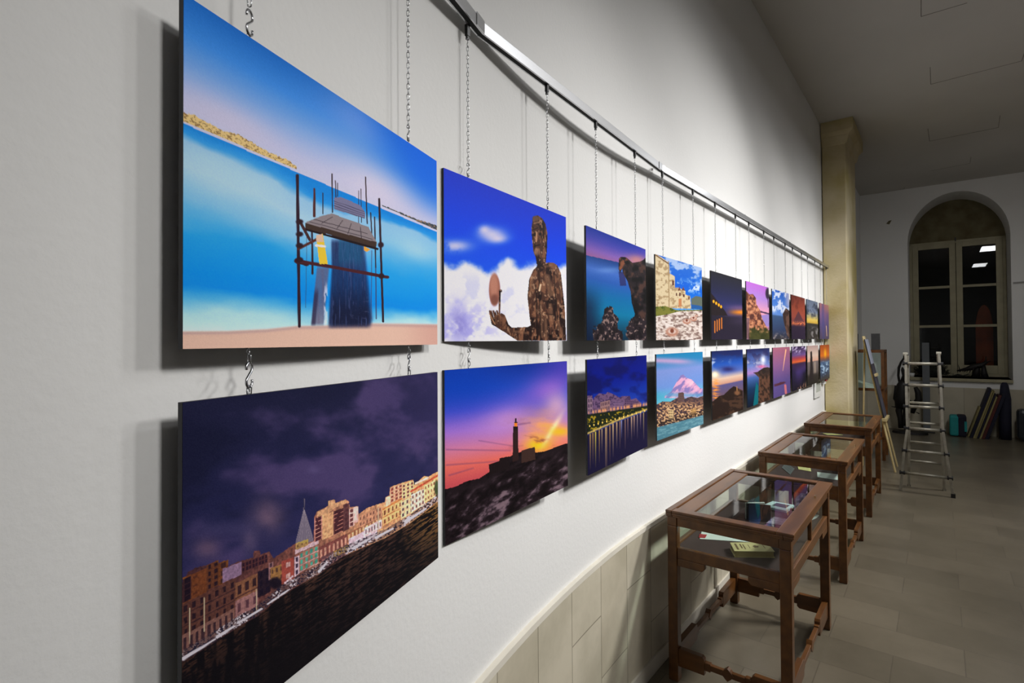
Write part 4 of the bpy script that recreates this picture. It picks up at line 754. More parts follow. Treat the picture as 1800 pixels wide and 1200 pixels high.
def make_case():
    c = thing('display_case', (0, 0, 0), '', 'display case', group='glass-topped display cases along the wall')
    W = M['wood']; lg = .05
    for x, y in ((0, 0), (CL-lg, 0), (0, CW-lg), (CL-lg, CW-lg)):
        MB().box(x, x+lg, y, y+lg, 0, .80).build('leg', W, c, bevel=.004)
    # stretchers
    for y in (lg/2, CW-lg/2):
        s_ = stretcher(CL-2*lg).build('stretcher', W, c, bevel=.002); s_.location = (lg, y, .125)
    for x in (lg/2, CL-lg/2):
        s_ = stretcher(CW-2*lg).build('stretcher', W, c, bevel=.002); s_.location = (x, lg, .125); s_.rotation_euler = (0, 0, math.pi/2)
    # lower rails with corner brackets
    m = MB()
    for y0, y1 in ((.006, .032), (CW-.032, CW-.006)):
        m.box(lg, CL-lg, y0, y1, .635, .69)
        for pts in ([(lg+x, z) for x, z in rounded_bracket(.17, .04)], [(CL-lg-x, z) for x, z in rounded_bracket(.17, .04)]):
            m.hexa([(x, y0, .635+z) for x, z in pts], [(x, y1, .635+z) for x, z in pts])
    for x0, x1 in ((.006, .032), (CL-.032, CL-.006)):
        m.box(x0, x1, lg, CW-lg, .635, .69)
        for pts in ([(lg+y, z) for y, z in rounded_bracket(.14, .04)], [(CW-lg-y, z) for y, z in rounded_bracket(.14, .04)]):
            m.hexa([(x0, y, .635+z) for y, z in pts], [(x1, y, .635+z) for y, z in pts])
    m.build('apron', W, c, bevel=.003)
    MB().box(.03, CL-.03, .03, CW-.03, .672, .68).build('case_floor', M['velvet'], c)
    m = MB()
    for y0, y1 in ((.004, .034), (CW-.034, CW-.004)): m.box(lg, CL-lg, y0, y1, .80, .845)
    for x0, x1 in ((.004, .034), (CL-.034, CL-.004)): m.box(x0, x1, lg, CW-lg, .80, .845)
    for x, y in ((0, 0), (CL-lg, 0), (0, CW-lg), (CL-lg, CW-lg)): m.box(x, x+lg, y, y+lg, .80, .845)
    m.box(CL/2-.012, CL/2+.012, .008, .028, .69, .80); m.build('case_frame', W, c, bevel=.003)
    # moulded rim
    m = MB()
    for o_, z0, z1 in ((.006, .845, .856), (.014, .856, .868)):
        m.box(-o_, CL+o_, -o_, .03, z0, z1); m.box(-o_, CL+o_, CW-.03, CW+.004, z0, z1); m.box(-o_, .03, .03, CW-.03, z0, z1); m.box(CL-.03, CL+o_, .03, CW-.03, z0, z1)
    m.build('rim_moulding', W, c, bevel=.003)
    m = MB(); o_ = .016
    m.box(-o_, CL+o_, -o_, .06, .868, CH); m.box(-o_, CL+o_, CW-.03, CW+.004, .868, CH); m.box(-o_, .045, .06, CW-.03, .868, CH); m.box(CL-.045, CL+o_, .06, CW-.03, .868, CH)
    m.box(.047, CL-.047, CW-.125, CW-.033, .866, CH-.004)
    lid = m.build('lid_frame', W, c, bevel=.004)
    MB().box(.04, CL-.04, .055, CW-.12, .868, .873).build('lid_glass', M['glass'], c)
    k = MB().tube([(CL*.62, .012, CH), (CL*.62, .012, CH+.012)], .006, 8).tube([(CL*.62-.008, .012, CH+.012), (CL*.62+.008, .012, CH+.012)], .0035, 6)
    k.build('lock_knob', M['brass'], c)
    MB().box(lg, CL-lg, .017, .021, .69, .80).build('side_glass', M['glass'], c); MB().box(lg, CL-lg, CW-.021, CW-.017, .69, .80).build('side_glass', M['glass'], c)
    MB().box(.017, .021, lg, CW-lg, .69, .80).build('side_glass', M['glass'], c); MB().box(CL-.021, CL-.017, lg, CW-lg, .69, .80).build('side_glass', M['glass'], c)
    return c
case = make_case()
CASES = []
for i, (b0, lab) in enumerate(((-.035, 'nearest wooden display case, holding a yellow book and a printed leaflet'), (1.785, 'middle of the three wooden display cases, with small cards on brown cloth'), (3.615, 'farthest wooden display case, standing beside the stone pilaster and easel'))):
    c = case if i == 0 else copy_tree(case)
    c.location = P(.03+CW, b0, 0); c['label'] = lab; CASES.append(c)
ZF = .6805
def flat(name, px, z, th, m, label, cat, extra=None):
    """thin thing lying at height z, its corners read off the photograph"""
    pts = [on_z(x, y, z) for x, y in px]; a0 = sum(p[0] for p in pts)/4; b0 = sum(p[1] for p in pts)/4
    o = MB().hexa([(b-b0, -(a-a0), 0) for a, b in pts], [(b-b0, -(a-a0), th) for a, b in pts]).build(name, m)
    o.location = P(a0, b0, z); o.rotation_euler = (0, 0, ANG); tag(o, label, cat); return o, a0, b0
def lines_on(parent, px, z, rows, m, name='printed_text', x0=.1, x1=.9, y0=.12, y1=.9, w=.0022, o=(0, 0)):
    H = homog([on_z(x, y, z) for x, y in px]); mb = MB()
    for k in range(rows):
        v = y0+(y1-y0)*k/max(rows-1, 1); e = x1-(random.random()*.12 if k % 4 == 3 else 0)
        p, q = hmap(H, x0, v), hmap(H, e, v); p2, q2 = hmap(H, x0, v+w*10), hmap(H, e, v+w*10)
        mb.hexa([(b-o[1], -(a-o[0]), .0006) for a, b in (p, q, q2, p2)], [(b-o[1], -(a-o[0]), .001) for a, b in (p, q, q2, p2)])
    r = mb.build(name, m, parent); return r
lq = [(1235.6, 926), (1328, 944.5), (1327, 953.6), (1230, 947.3)]
M['textgrey'] = mat('print_grey', rgb(120, 130, 124), .8, nscale=9, namt=.1)
o, a0, b0 = flat('leaflet', lq, ZF, .002, M['paper'], 'long printed white leaflet with a red tab, in the nearest display case', 'leaflet')
lines_on(o, lq, ZF, 10, M['textgrey'], x0=.36, x1=.97, w=.004, o=(a0, b0)); lines_on(o, lq, ZF, 5, M['ink'], x0=.08, x1=.24, y0=.2, y1=.75, w=.004, o=(a0, b0)).name = 'heading_text'
H_ = homog([on_z(x, y, ZF) for x, y in lq]); tb = [hmap(H_, u_, v_) for u_, v_ in ((-.01, .62), (.05, .62), (.04, .92), (-.01, .92))]
MB().hexa([(b-b0, -(a-a0), .0021) for a, b in tb], [(b-b0, -(a-a0), .003) for a, b in tb]).build('red_tab', M['red'], o)
# yellow book
ZB = ZF+.032
bq = [(1283, 953), (1348, 952), (1362, 969), (1291, 968)]
pts = [on_z(x, y, ZB) for x, y in bq]; a0 = sum(p[0] for p in pts)/4; b0 = sum(p[1] for p in pts)/4
bk = thing('book', P(a0, b0, ZF), 'old yellow paperback book lying at the near end of the nearest case', 'book')
M['bookyel'] = mat('yellow_book_cover', rgb(196, 182, 128), .6, nscale=14, namt=.12)
L_ = [(b-b0, -(a-a0)) for a, b in pts]
sh = [(x*.97, y*.95) for x, y in L_]
MB().hexa([(x, y, .003) for x, y in sh], [(x, y, .029) for x, y in sh]).build('pages', mat('page_edges', rgb(176, 156, 96), .8, nscale=60, namt=.25, stretch=(1, 1, 20)), bk)
MB().hexa([(x, y, 0) for x, y in L_], [(x, y, .003) for x, y in L_]).build('back_cover', M['bookyel'], bk)
MB().hexa([(x, y, .029) for x, y in L_], [(x, y, .032) for x, y in L_]).build('front_cover', M['bookyel'], bk, bevel=.001)
mb = MB(); Hb = homog(L_)
for u0, u1, v0, v1 in ((.10, .16, .15, .85), (.24, .28, .2, .7), (.32, .35, .25, .8), (.46, .475, .3, .7), (.83, .845, .3, .7)):
    q = [hmap(Hb, *t) for t in ((u0, v0), (u1, v0), (u1, v1), (u0, v1))]
    mb.hexa([(x, y, .0321) for x, y in q], [(x, y, .0325) for x, y in q])
cx_, cy_ = hmap(Hb, .64, .5); q = [(cx_+.02*math.cos(t*math.pi/5)*(1 if t % 2 else .6), cy_+.014*math.sin(t*math.pi/5)) for t in range(10)]
mb.hexa([(x, y, .0321) for x, y in q], [(x, y, .0325) for x, y in q]); mb.build('cover_print', mat('brown_print', rgb(110, 84, 50), .7, nscale=9, namt=.2), bk)
cq = [(1333, 894.5), (1354.7, 903.4), (1341, 911.6), (1320, 904.2)]
M['card'] = mat('pale_blue_card', rgb(190, 214, 214), .7, nscale=9, namt=.05)
o, a0, b0 = flat('caption_card', cq, ZF, .002, M['card'], 'small pale blue caption card in the middle of the nearest case', 'card'); lines_on(o, cq, ZF, 5, M['textgrey'], o=(a0, b0), y1=.7)
aq = [(1358, 884), (1396, 891), (1382, 901.5), (1340, 892)]
o, a0, b0 = flat('open_album', aq, ZF+.0, .014, M['card'], 'pale open album with dark photos at the far end of the nearest case', 'album')
dq = [tuple(np.array(hmap(homog(aq), u_, v_))) for u_, v_ in ((.3, .2), (.88, .2), (.88, .7), (.3, .7))]; pd = [on_z(x, y, ZF) for x, y in dq]
MB().hexa([(b-b0, -(a-a0), .0142) for a, b in pd], [(b-b0, -(a-a0), .0152) for a, b in pd]).build('photo_page', M['ink'], o)
gq = [(1361, 910), (1383, 914), (1375, 925), (1347, 921)]
o, a0, b0 = flat('booklet', gq, ZF, .008, mat('lilac_booklet', rgb(150, 140, 156), .5, nscale=9, namt=.25), 'greyish booklet near the lock side of the nearest case', 'booklet')
lines_on(o, gq, ZF, 4, M['ink'], x0=.15, x1=.8, o=(a0, b0)).location.z = .0075
# folded dark book standing open in the case
a0, b0 = on_z(1313, 913, ZF); a1, b1 = on_z(1335, 894, ZF)
st = thing('standing_book', P(a0, b0, ZF), 'open dark hardback book standing upright in the nearest case', 'book')
dx, dy = b1-b0, -(a1-a0); LL = math.hypot(dx, dy); ux, uy = dx/LL, dy/LL
def board(x, y, ux, uy, L, h, t=.004): return MB().hexa([(x, y, 0), (x+ux*L, y+uy*L, 0), (x+ux*L-uy*t, y+uy*L+ux*t, 0), (x-uy*t, y+ux*t, 0)], [(x, y, h), (x+ux*L, y+uy*L, h), (x+ux*L-uy*t, y+uy*L+ux*t, h), (x-uy*t, y+ux*t, h)])
M['darkbook'] = mat('dark_book_cover', rgb(44, 50, 56), .4, nscale=9, namt=.3)
board(0, 0, ux, uy, .15, .1).build('front_cover', M['darkbook'], st)
board(0, 0, ux*.3+uy*.95, uy*.3-ux*.95, .13, .1).build('back_cover', M['darkbook'], st); board(.003, .004, ux*.7+uy*.7, uy*.7-ux*.7, .12, .097, .012).build('pages', M['paper'], st)
for nm, q, mm, lab, ct in (('photograph_card', [(1382, 813), (1396.5, 824), (1389, 834.5), (1374, 822)], M['grey'], 'grey square photo card at the near corner of the middle case', 'card'),
    ('caption_card', [(1402, 818.2), (1424.5, 822), (1426, 828.8), (1403.5, 825)], M['paperyel'], 'yellowed caption card in the middle display case', 'card'),
    ('open_leaflet', [(1436.5, 830), (1472.5, 834), (1474, 844), (1437, 838.5)], M['paper'], 'pale green-white leaflet with a small drawing, in the middle display case', 'leaflet'),
    ('caption_card', [(1467, 756.4), (1496, 757.4), (1495, 760.8), (1466, 758.8)], M['paperyel'], 'yellowed card lying deepest in the farthest display case', 'card'),
    ('caption_card', [(1446, 761.4), (1463, 762), (1482, 764.6), (1454, 764.2)], M['paperyel'], 'yellowed card lying nearest the near glass of the farthest case', 'card'),
    ('open_leaflet', [(1424, 1), (1, 1), (1, 1), (1, 1)], M['paper'], '', '')):
    if not lab: continue
    o, a0, b0 = flat(nm, q, ZF, .003, mm, lab, ct); lines_on(o, q, ZF, 3, M['textgrey'] if mm is not M['grey'] else M['ink'], x0=.15, x1=.85, y0=.2, y1=.7, o=(a0, b0)).location.z = .0026
# leaflets seen through the side glass of the nearest case
for q, lab, mm in (([(1397, 938), (1414, 945), (1420, 951), (1393, 952)], 'pale triangular card behind the lock-side glass of the nearest case, near end', M['paper']), ([(1428, 903), (1443, 905), (1434, 911), (1427, 914)], 'white card behind the lock-side glass of the nearest case, far end', M['paper'])):
    pts = [on_z(x, y, ZF+.001) for x, y in q]
    if max(p[0] for p in pts) < .58: flat('caption_card', q, ZF, .003, mm, lab, 'card')
# ---------------------------------------------------------------- wall fittings by the pilaster
def on_a(x, y, a):
    d = _ray(x, y); t = (a+V2@NN)/(d[:2]@NN); p = d*t; return (p[:2]-V2)@UN, p[2]+EYE
def wbox(name, x0, x1, z0, z1, t, m, parent=None, a=-WALL_OFF): return MB().box(x0, x1, 0, t, z0, z1)
b0, z0 = on_a(1431, 700, -.06); b1, z1 = on_a(1447, 672, -.06)
b0, b1 = b0, min(b1, 5.2); z0_, z1_ = 1.03, 1.24
t_ = thing('notice_frame', P(-.06, b0, z0_), 'small white framed notice under the row end, beside the pilaster', 'frame')
MB().box(0, b1-b0, -.012, 0, 0, .22).build('frame', M['white'], t_, bevel=.002); MB().box(.07, b1-b0-.07, -.0135, -.012, .07, .2).build('notice_sheet', M['sheet'], t_)
b0, z0 = on_a(1452, 683, -.06)
t_ = thing('alarm_box', P(-.06, 5.32, 1.19), 'white alarm box with red and blue buttons, low in the corner by the pilaster', 'alarm')
MB().box(0, .14, -.03, 0, -.02, .14).build('housing', M['white'], t_, bevel=.003); MB().box(.02, .07, -.05, -.03, .02, .12).build('red_button', M['red'], t_, bevel=.003); MB().box(.085, .125, -.05, -.03, .03, .125).build('blue_button', M['blue'], t_, bevel=.003)
# ---------------------------------------------------------------- window in the niche
BW = BACK+.82
def bpt(x, y, b): a, z = on_b(x, y, b); return a, z
wa0, wa1 = .70, 2.165; wz0, wz1 = NZ0+.002, 3.70
WIN = thing('window_1', P(0, BW, 0), None, None); WIN['kind'] = 'structure'
def wb(*r):       # (a0, a1, z0, z1, depth0, depth1) boxes in the window plane
    m = MB()
    for a0, a1, z0, z1, d0, d1 in r: m.box(-d1, -d0, -a1, -a0, z0, z1)
    return m
wb((wa0, wa0+.05, wz0, wz1, 0, .07), (wa1-.05, wa1, wz0, wz1, 0, .07), (wa0, wa1, wz1-.05, wz1, 0, .07), (wa0, wa1, wz0, wz0+.06, 0, .08)).build('window_frame', M['winframe'], WIN, bevel=.004)
mid = (wa0+wa1)/2; rows_z = [wz0+.06, 1.24, 1.97, 2.03, 2.74, 2.80, wz1-.16]
for s0, s1, tg in ((wa0+.05, mid-.004, 'l'), (mid+.004, wa1-.05, 'r')):
    sw = .095; x0, x1 = s0+sw, s1-sw
    sash = wb((s0, x0, wz0+.06, wz1-.05, .03, .085), (x1, s1, wz0+.06, wz1-.05, .03, .085), (x0, x1, wz0+.06, 1.24, .03, .085), (x0, x1, wz1-.14, wz1-.05, .03, .085), (x0, x1, 1.98, 2.03, .035, .08), (x0, x1, 2.76, 2.81, .035, .08)).build('sash', M['winframe'], WIN, bevel=.004)
    for z0, z1 in ((1.24, 1.98), (2.03, 2.76), (2.81, wz1-.14)): wb((x0, x1, z0, z1, .055, .06)).build('pane', M['pane'], sash)
wb((mid-.01, mid+.01, wz1-.02, wz1+.05, .07, .09)).build('window_latch', M['black'], WIN)
# the stone filling of the arch over the window and the outer wall round it
ty = MB(); ap = arch_pts(wa0-.0, wa1+.0, wz1+.0, wz1+.01, NTOP, 24)
ty.hexa([(BW-.06, -a, z) for a, z in ap], [(BW+.1, -a, z) for a, z in ap]); local('trim_%d' % ci, ty, M['stonedk']); ci += 1
# night yard outside the window
local('wall_outside', MB().box(BACK+4, BACK+4.1, -6, 3, -.1, 5), mat('dark_render', (.05, .05, .05), .9, nscale=3, namt=.2))
a0, z0 = on_b(1716, 640, BACK+1.4); a1, z1 = on_b(1745, 535, BACK+1.4)
oc = MB(); ap = arch_pts(a0, a1, 0, z1-.5, z1, 12); oc.hexa([(BACK+1.4, -a, z) for a, z in ap], [(BACK+1.45, -a, z) for a, z in ap])
oc = place_local(oc.build('backdrop', M['orange'])); tag(oc, 'orange-red arched awning added outside, seen through the lower right panes', 'backdrop')  # orange board added behind the glass to give the panes their orange patch
# ---------------------------------------------------------------- things on the window sill
def sill(x, b=BACK+.35): return on_b(x, 650, b)[0]
random.seed(3)
def bush(name, x0, x1, ztop, label, cat, n=420, b=BACK+.3, mt='plant'):
    a0, a1 = sill(x0), sill(x1); c = (a0+a1)/2; r = (a1-a0)/2; m = MB()
    for _ in range(n):
        th_ = random.uniform(.05, math.pi-.05); q = random.uniform(.35, 1)*r; x = math.cos(th_)*q; z = math.sin(th_)*q*(ztop/r); y = random.uniform(-.14, .14)
        p = Vector((y, -x, z)); d = Vector((random.uniform(-1, 1), random.uniform(-1, 1), random.uniform(-.3, 1))).normalized()*random.uniform(.03, .09)
        m.tube([p*.8, p, p+d], [.006, .004, .0015], 4)
    m.blob((0, 0, ztop*.35), .1, 2, .02, (1.1, r/.1*.75, ztop/.1*.36))
    o = m.build(name, M[mt]); o.location = P(c, b, NZ0+.002); o.rotation_euler = (0, 0, ANG); return tag(o, label, cat)
bush('dried_plant', 1604, 1672, .36, 'dark bushy dried plant on the left of the window sill, behind the ladder', 'plant')
m = MB(); aL, aR = sill(1682), sill(1742); W_ = aR-aL
# driftwood bird on a stump
m.tube([(0, 0, .12), (0, -.15*W_/.5, .16), (0, -.5*W_, .2), (0, -.75*W_, .24), (0, -.9*W_, .30)], [.012, .035, .06, .045, .02], 8)
m.tube([(0, -.55*W_, .0), (.01, -.6*W_, .14), (0, -.62*W_, .26)], [.07, .05, .03], 8); m.tube([(0, -.72*W_, .22), (.02, -.86*W_, .33), (0, -.86*W_, .40)], [.02, .012, .006], 6); m.tube([(0, -.8*W_, .29), (.02, -1.0*W_, .31)], [.014, .006], 6)
m.tube([(0, -.82*W_, .0), (0, -.8*W_, .1), (0, -.78*W_, .24)], [.06, .045, .03], 8)
for k in range(9): m.tube([(random.uniform(-.05, .05), -(.1+.08*k)*W_, .1+.015*k), (random.uniform(-.1, .1), -(.05+.08*k)*W_, random.uniform(.03, .28))], [.012, .004], 5)
o = m.build('driftwood_carving', M['bronze'], smooth=True); o.location = P(aL, BACK+.35, NZ0+.002); o.rotation_euler = (0, 0, ANG); tag(o, 'dark driftwood figure like a bird, on the right of the window sill', 'ornament')
m = MB(); m.tube([(0, 0, .02), (0, -.08, .05), (0, -.16, .03), (0, -.24, .07)], [.012, .018, .014, .006], 6)
for k in range(14): m.tube([(0, -.02*k+.01, .03), (random.uniform(-.04, .04), -.02*k, random.uniform(.01, .09))], [.006, .002], 4)
o = m.build('dry_twig', M['plant']); o.location = P(sill(1673), BACK+.10, NZ0+.012); o.rotation_euler = (0, 0, ANG); tag(o, 'small dry twig between the bushy plant and the driftwood figure', 'twig')
ac, zc = on_b(1603, 668, BACK-.02)
c_ = MB(); prev = None
pr = [(.0, 0), (.035, 0), (.045, .075), (.04, .075), (.033, .008), (0, .008)]
bm = c_.bm; rings = [[bm.verts.new((r*math.cos(k*math.pi/8), r*math.sin(k*math.pi/8), z)) for k in range(16)] for r, z in pr[1:-1]]
for r0, r1 in zip(rings, rings[1:]):
    for k in range(16): bm.faces.new((r0[k], r0[(k+1) % 16], r1[(k+1) % 16], r1[k]))
bm.faces.new(rings[0][::-1]); bm.faces.new(rings[-1])
o = c_.build('paper_cup', M['white'], smooth=True); o.location = P(ac, BACK+.02, NZ0+.001); tag(o, 'white cup on the sill edge behind the ladder', 'cup')
# ---------------------------------------------------------------- ladder
lb = 5.07
ld = thing('folding_ladder', P(1.0, lb, 0), 'worn aluminium folding ladder standing open in front of the window', 'ladder')
ladbase = 1.0
def LP(x, y, b):
    a, z = on_b(x, y, b); return Vector((b-lb, -(a-ladbase), z))
def LPz(x, y, b, z): v = LP(x, y, b); v.z = z; return v
def rail_tube(pts, w, parent, name='rail'):
    m = MB()
    for p, q in zip(pts, pts[1:]):
        d = (q-p).normalized(); sx = Vector((1, 0, 0)); sx = (sx-d*sx.dot(d)).normalized(); sy = d.cross(sx)
        m.hexa([p+sx*a*.7+sy*b for a, b in ((-w, -w*.5), (w, -w*.5), (w, w*.5), (-w, w*.5))], [q+sx*a*.7+sy*b for a, b in ((-w, -w*.5), (w, -w*.5), (w, w*.5), (-w, w*.5))])
    return m.build(name, M['aluold'], parent, bevel=.002)
bt, bf = lb+.0, lb-.12      # top and foot of the near section; the far section leans the other way
def bfr(y): return bt+(bf-bt)*(y-620)/245.
nl = [(1592, 622), (1593.5, 700), (1595, 752), (1589.5, 790), (1583, 858)]; nr = [(1650.5, 620), (1655, 700), (1657, 752), (1663, 792), (1675.5, 868)]
def mk(ptsx, last0=True, fb=bfr):
    v = [LP(x, y, fb(y)) for x, y in ptsx]
    if last0: v[-1].z = .0
    return v
rail_tube(mk(nl), .025, ld); rail_tube(mk(nr), .025, ld)
def brr(y): return bt+.03+(.14)*(y-620)/245.
fl = [(1595, 625), (1598, 760), (1598, 861)]; fr = [(1649, 625), (1655, 760), (1660, 867)]
rail_tube(mk(fl, fb=brr), .026, ld, 'rear_rail'); rail_tube(mk(fr, fb=brr), .026, ld, 'rear_rail')
def rung(x0, y0, x1, y1, fb, w, name, caps=True):
    p, q = LP(x0, y0, fb(y0)), LP(x1, y1, fb(y1)); q.z = p.z; r = MB().tube([p, q], w, 8).build(name, M['aluold'], ld, smooth=True)
    if caps:
        for c in (p, q):
            d = (q-p).normalized(); MB().tube([c-d*.026, c+d*.024] if c is p else [c-d*.024, c+d*.026], w*1.35, 10).build('end_cap', M['black'], r)
for x0, x1, y in ((1592, 1652, 638.5), (1593, 1653, 676), (1593.5, 1654, 713.6), (1594.5, 1656, 752)): rung(x0-1, y, x1+1, y, bfr, .0175, 'rung')
for x0, x1, y in ((1590, 1664, 791), (1586, 1670, 830)): rung(x0, y, x1, y, bfr, .0175, 'rung')
for x0, x1, y in ((1597, 1652, 707), (1598, 1653, 742), (1600, 1655, 776), (1600, 1657, 809)): rung(x0, y, x1, y, brr, .015, 'rear_rung', False)
for x, y, nm in ((1592, 619, 1), (1650.5, 618, 1)):
    p = LP(x, y, bt); MB().tube([p+Vector((0, -.02, -.02)), p+Vector((0, .025, -.02))], .02, 10).build('hinge', M['aluold'], ld)
p = mk(nr)[-1]; MB().box(p.x-.02, p.x+.02, p.y-.02, p.y+.02, 0, .045).build('rubber_foot', M['black'], ld); p = mk(nl)[-1]; MB().box(p.x-.016, p.x+.016, p.y-.014, p.y+.014, 0, .03).build('rubber_foot', M['aluold'], ld)
p = mk(fl, fb=brr)[-1]; MB().box(p.x-.016, p.x+.016, p.y-.016, p.y+.016, 0, .02).build('rubber_foot', M['black'], ld); p = mk(fr, fb=brr)[-1]; MB().box(p.x-.016, p.x+.016, p.y-.016, p.y+.016, 0, .02).build('rubber_foot', M['black'], ld)
# ---------------------------------------------------------------- black iron figure on an oval base
sb = BACK-.54; sa, _ = on_b(1590, 700, sb)
sg = thing('iron_figure', P(sa, sb, 0), 'black iron standing figure on a flat oval base, left of the window behind the ladder', 'sculpture')
def SP(x, y, db=0.):
    a, z = on_b(x, y, sb+db); return Vector((db, -(a-sa), max(z, .02)))
m = MB(); a_, _ = on_b(1568, 757, sb); c_, _ = on_b(1632, 757, sb); r = (c_-a_)/2; cx0 = -((a_+c_)/2-sa)
m.hexa([(.16*math.cos(k*math.pi/12), cx0+r*math.sin(k*math.pi/12), 0) for k in range(24)], [(.15*math.cos(k*math.pi/12), cx0+r*.97*math.sin(k*math.pi/12), .045) for k in range(24)]); m.build('base', M['bronze'], sg)
m = MB()
m.tube([SP(1583, 752), SP(1582, 735), SP(1580, 722), SP(1582, 705), SP(1584, 690), SP(1584, 676)], [.035, .04, .055, .05, .075, .05], 10)
m.tube([SP(1588, 752), SP(1590, 735), SP(1593, 722), SP(1590, 705), SP(1587, 690)], [.03, .035, .05, .055, .06], 10)
m.tube([SP(1583, 716), SP(1585, 700), SP(1586, 685), SP(1585, 676), SP(1586, 668)], [.09, .115, .1, .08, .04], 12)
m.tube([SP(1578, 678), SP(1576, 690), SP(1574, 700), SP(1580, 712)], [.05, .045, .04, .03], 8)
m.tube([SP(1604, 726), SP(1608, 712), SP(1615, 702), SP(1614, 690), SP(1609, 680)], [.03, .05, .055, .05, .03], 8); m.tube([SP(1590, 700), SP(1600, 708), SP(1611, 712)], [.05, .045, .04], 8)
m.build('body', M['bronze'], sg, smooth=True)
MB().tube([SP(1582, 678), SP(1579, 660), SP(1580, 646), SP(1584, 636), SP(1589, 629), SP(1590, 621)], [.02, .02, .022, .018, .016, .016], 8).build('raised_neck', M['bronze'], sg, smooth=True)
MB().tube([SP(1586, 670), SP(1588, 660), SP(1587, 650), SP(1586, 645)], [.035, .02, .03, .01], 8).build('head', M['bronze'], sg, smooth=True)
for q in ([(1567, 714), (1576, 716)], [(1610, 724), (1616, 727)], [(1588, 624), (1597, 624)]): MB().tube([SP(*q[0]), SP(*q[1])], [.006, .012], 5).build('rod', M['bronze'], sg)
# grey upright post
a0, _ = on_b(1628.5, 700, BACK-.14); t_ = thing('grey_post', P(a0, BACK-.14, 0), 'tall grey square post standing upright behind the ladder', 'post')
MB().box(-.045, .045, -.055, .055, .02, on_b(1628, 602, BACK-.14)[1]).build('shaft', mat('grey_paint', rgb(104, 108, 112), .5, nscale=8, namt=.1), t_, bevel=.004); MB().box(-.12, .12, -.12, .12, 0, .02).build('foot_plate', M['black'], t_, bevel=.004)
# turquoise box
bb = BACK-.45; a0, _ = on_b(1669, 740, bb); a1, _ = on_b(1703, 740, bb)
t_ = thing('storage_box', P(a0, bb, 0), 'black and turquoise box on the floor under the window', 'box')
MB().box(0, .3, -(a1-a0)+.03, -.10, 0, .38).build('body', M['navy'], t_, bevel=.03); MB().box(-.01, .3, -.13, 0, 0.01, .37).build('turquoise_end', M['cyan'], t_, bevel=.03)
MB().box(-.01, .02, -(a1-a0)+.025, -(a1-a0)+.06, .1, .28).build('strap', M['cyan'], t_)
# leaning boards: each leans on its neighbour to the right, the last one on the black roll
def lean(px0, px1, top_y, m, label, depth=.42):
    b = BACK-.05-depth; a0, _ = on_b(px0, 755, b); a1, _ = on_b(px1, 755, b); zt = on_b(1730, top_y, b)[1]; th = a1-a0-.002; k = .30*zt
    pr = [(0, 0), (th, 0), (th+k, zt-.0), (k+.004, zt)]
    o = MB().hexa([(0, -y, z) for y, z in pr], [(depth, -y, z) for y, z in pr]).build('leaning_board', M[m], bevel=.002)
    o.location = P(a0, b, .001); o.rotation_euler = (0, 0, ANG); return tag(o, label, 'board')
lean(1700, 1704, 716, 'canvas', 'short brown board leaning leftmost in the stack under the window', .3)
lean(1704, 1710, 683, 'navy', 'dark wide folder leaning in the stack beside the turquoise box')
lean(1710, 1714, 687, 'canvas', 'pale yellowish canvas edge leaning third in the stack')
lean(1714, 1717, 687, 'canvas', 'second pale canvas edge, leaning against the first one under the window', .40)
lean(1717, 1721, 692, 'navy', 'thin dark board leaning just right of the pale canvases')
lean(1721, 1725, 697, 'canvas', 'dull yellow canvas leaning just left of the red board')
lean(1725, 1731, 694, 'redboard', 'dark red board leaning in the stack under the window')
lean(1731, 1738, 692, 'navy', 'black board leaning between the red board and the black roll')
a0, _ = on_b(1766, 700, BACK-.3); zt = on_b(1764, 672, BACK-.3)[1]
m = MB(); m.tube([(0, 0, 0), (0, 0, .3), (.01, 0, .7), (0, 0, zt-.05), (0, 0, zt)], [.085, .085, .08, .055, .03], 14)
o = m.build('fabric_roll', M['navy'], smooth=True); o.location = P(a0, BACK-.3, .001); tag(o, 'tall black covered roll standing at the right end of the boards', 'roll')
# grey suitcase at the picture's edge
bb = BACK-.5; a0, _ = on_b(1789, 740, bb); zt = on_b(1795, 720, bb)[1]
t_ = thing('suitcase', P(a0, bb, 0), 'grey hard suitcase standing on the floor at the right edge', 'suitcase')
MB().box(0, .28, -.5, 0, .03, zt).build('shell', M['darkbook'], t_, bevel=.06); MB().box(-.006, .0, -.4, -.07, .12, zt-.1).build('front_panel', M['navy'], t_, bevel=.003); 
for y in (-.08, -.42): MB().tube([(.05, y, .03), (.09, y, .03)], .03, 10).build('wheel', M['black'], t_)
MB().tube([(.14, -.15, zt), (.14, -.15, zt+.03), (.14, -.35, zt+.03), (.14, -.35, zt)], .008, 6).build('handle', M['black'], t_)
# rod on the back wall
a0, z0 = on_b(1778, 497, BACK); o = MB().tube([(-.03, 0, 0), (-.03, -.5, 0), (0, -.5, 0)], .012, 8).tube([(0, -.02, 0), (-.03, -.02, 0)], .01, 6).build('wall_rod', M['alu']); o.location = P(a0+.02, BACK, z0); o.rotation_euler = (0, 0, ANG); tag(o, 'short metal rod on the back wall, right of the window', 'rod')
a0, z0 = on_b(1561, 391, BACK); m = MB()
m.hexa([(0, .03, -.02), (0, -.02, -.04), (0, -.06, .04), (0, -.01, .03)], [(-.004, .03, -.02), (-.004, -.02, -.04), (-.004, -.06, .04), (-.004, -.01, .03)])
o = m.build('trim_%d' % ci, M['stonedk']); ci += 1; o.location = P(a0, BACK, z0); o.rotation_euler = (0, 0, ANG); struct(o)
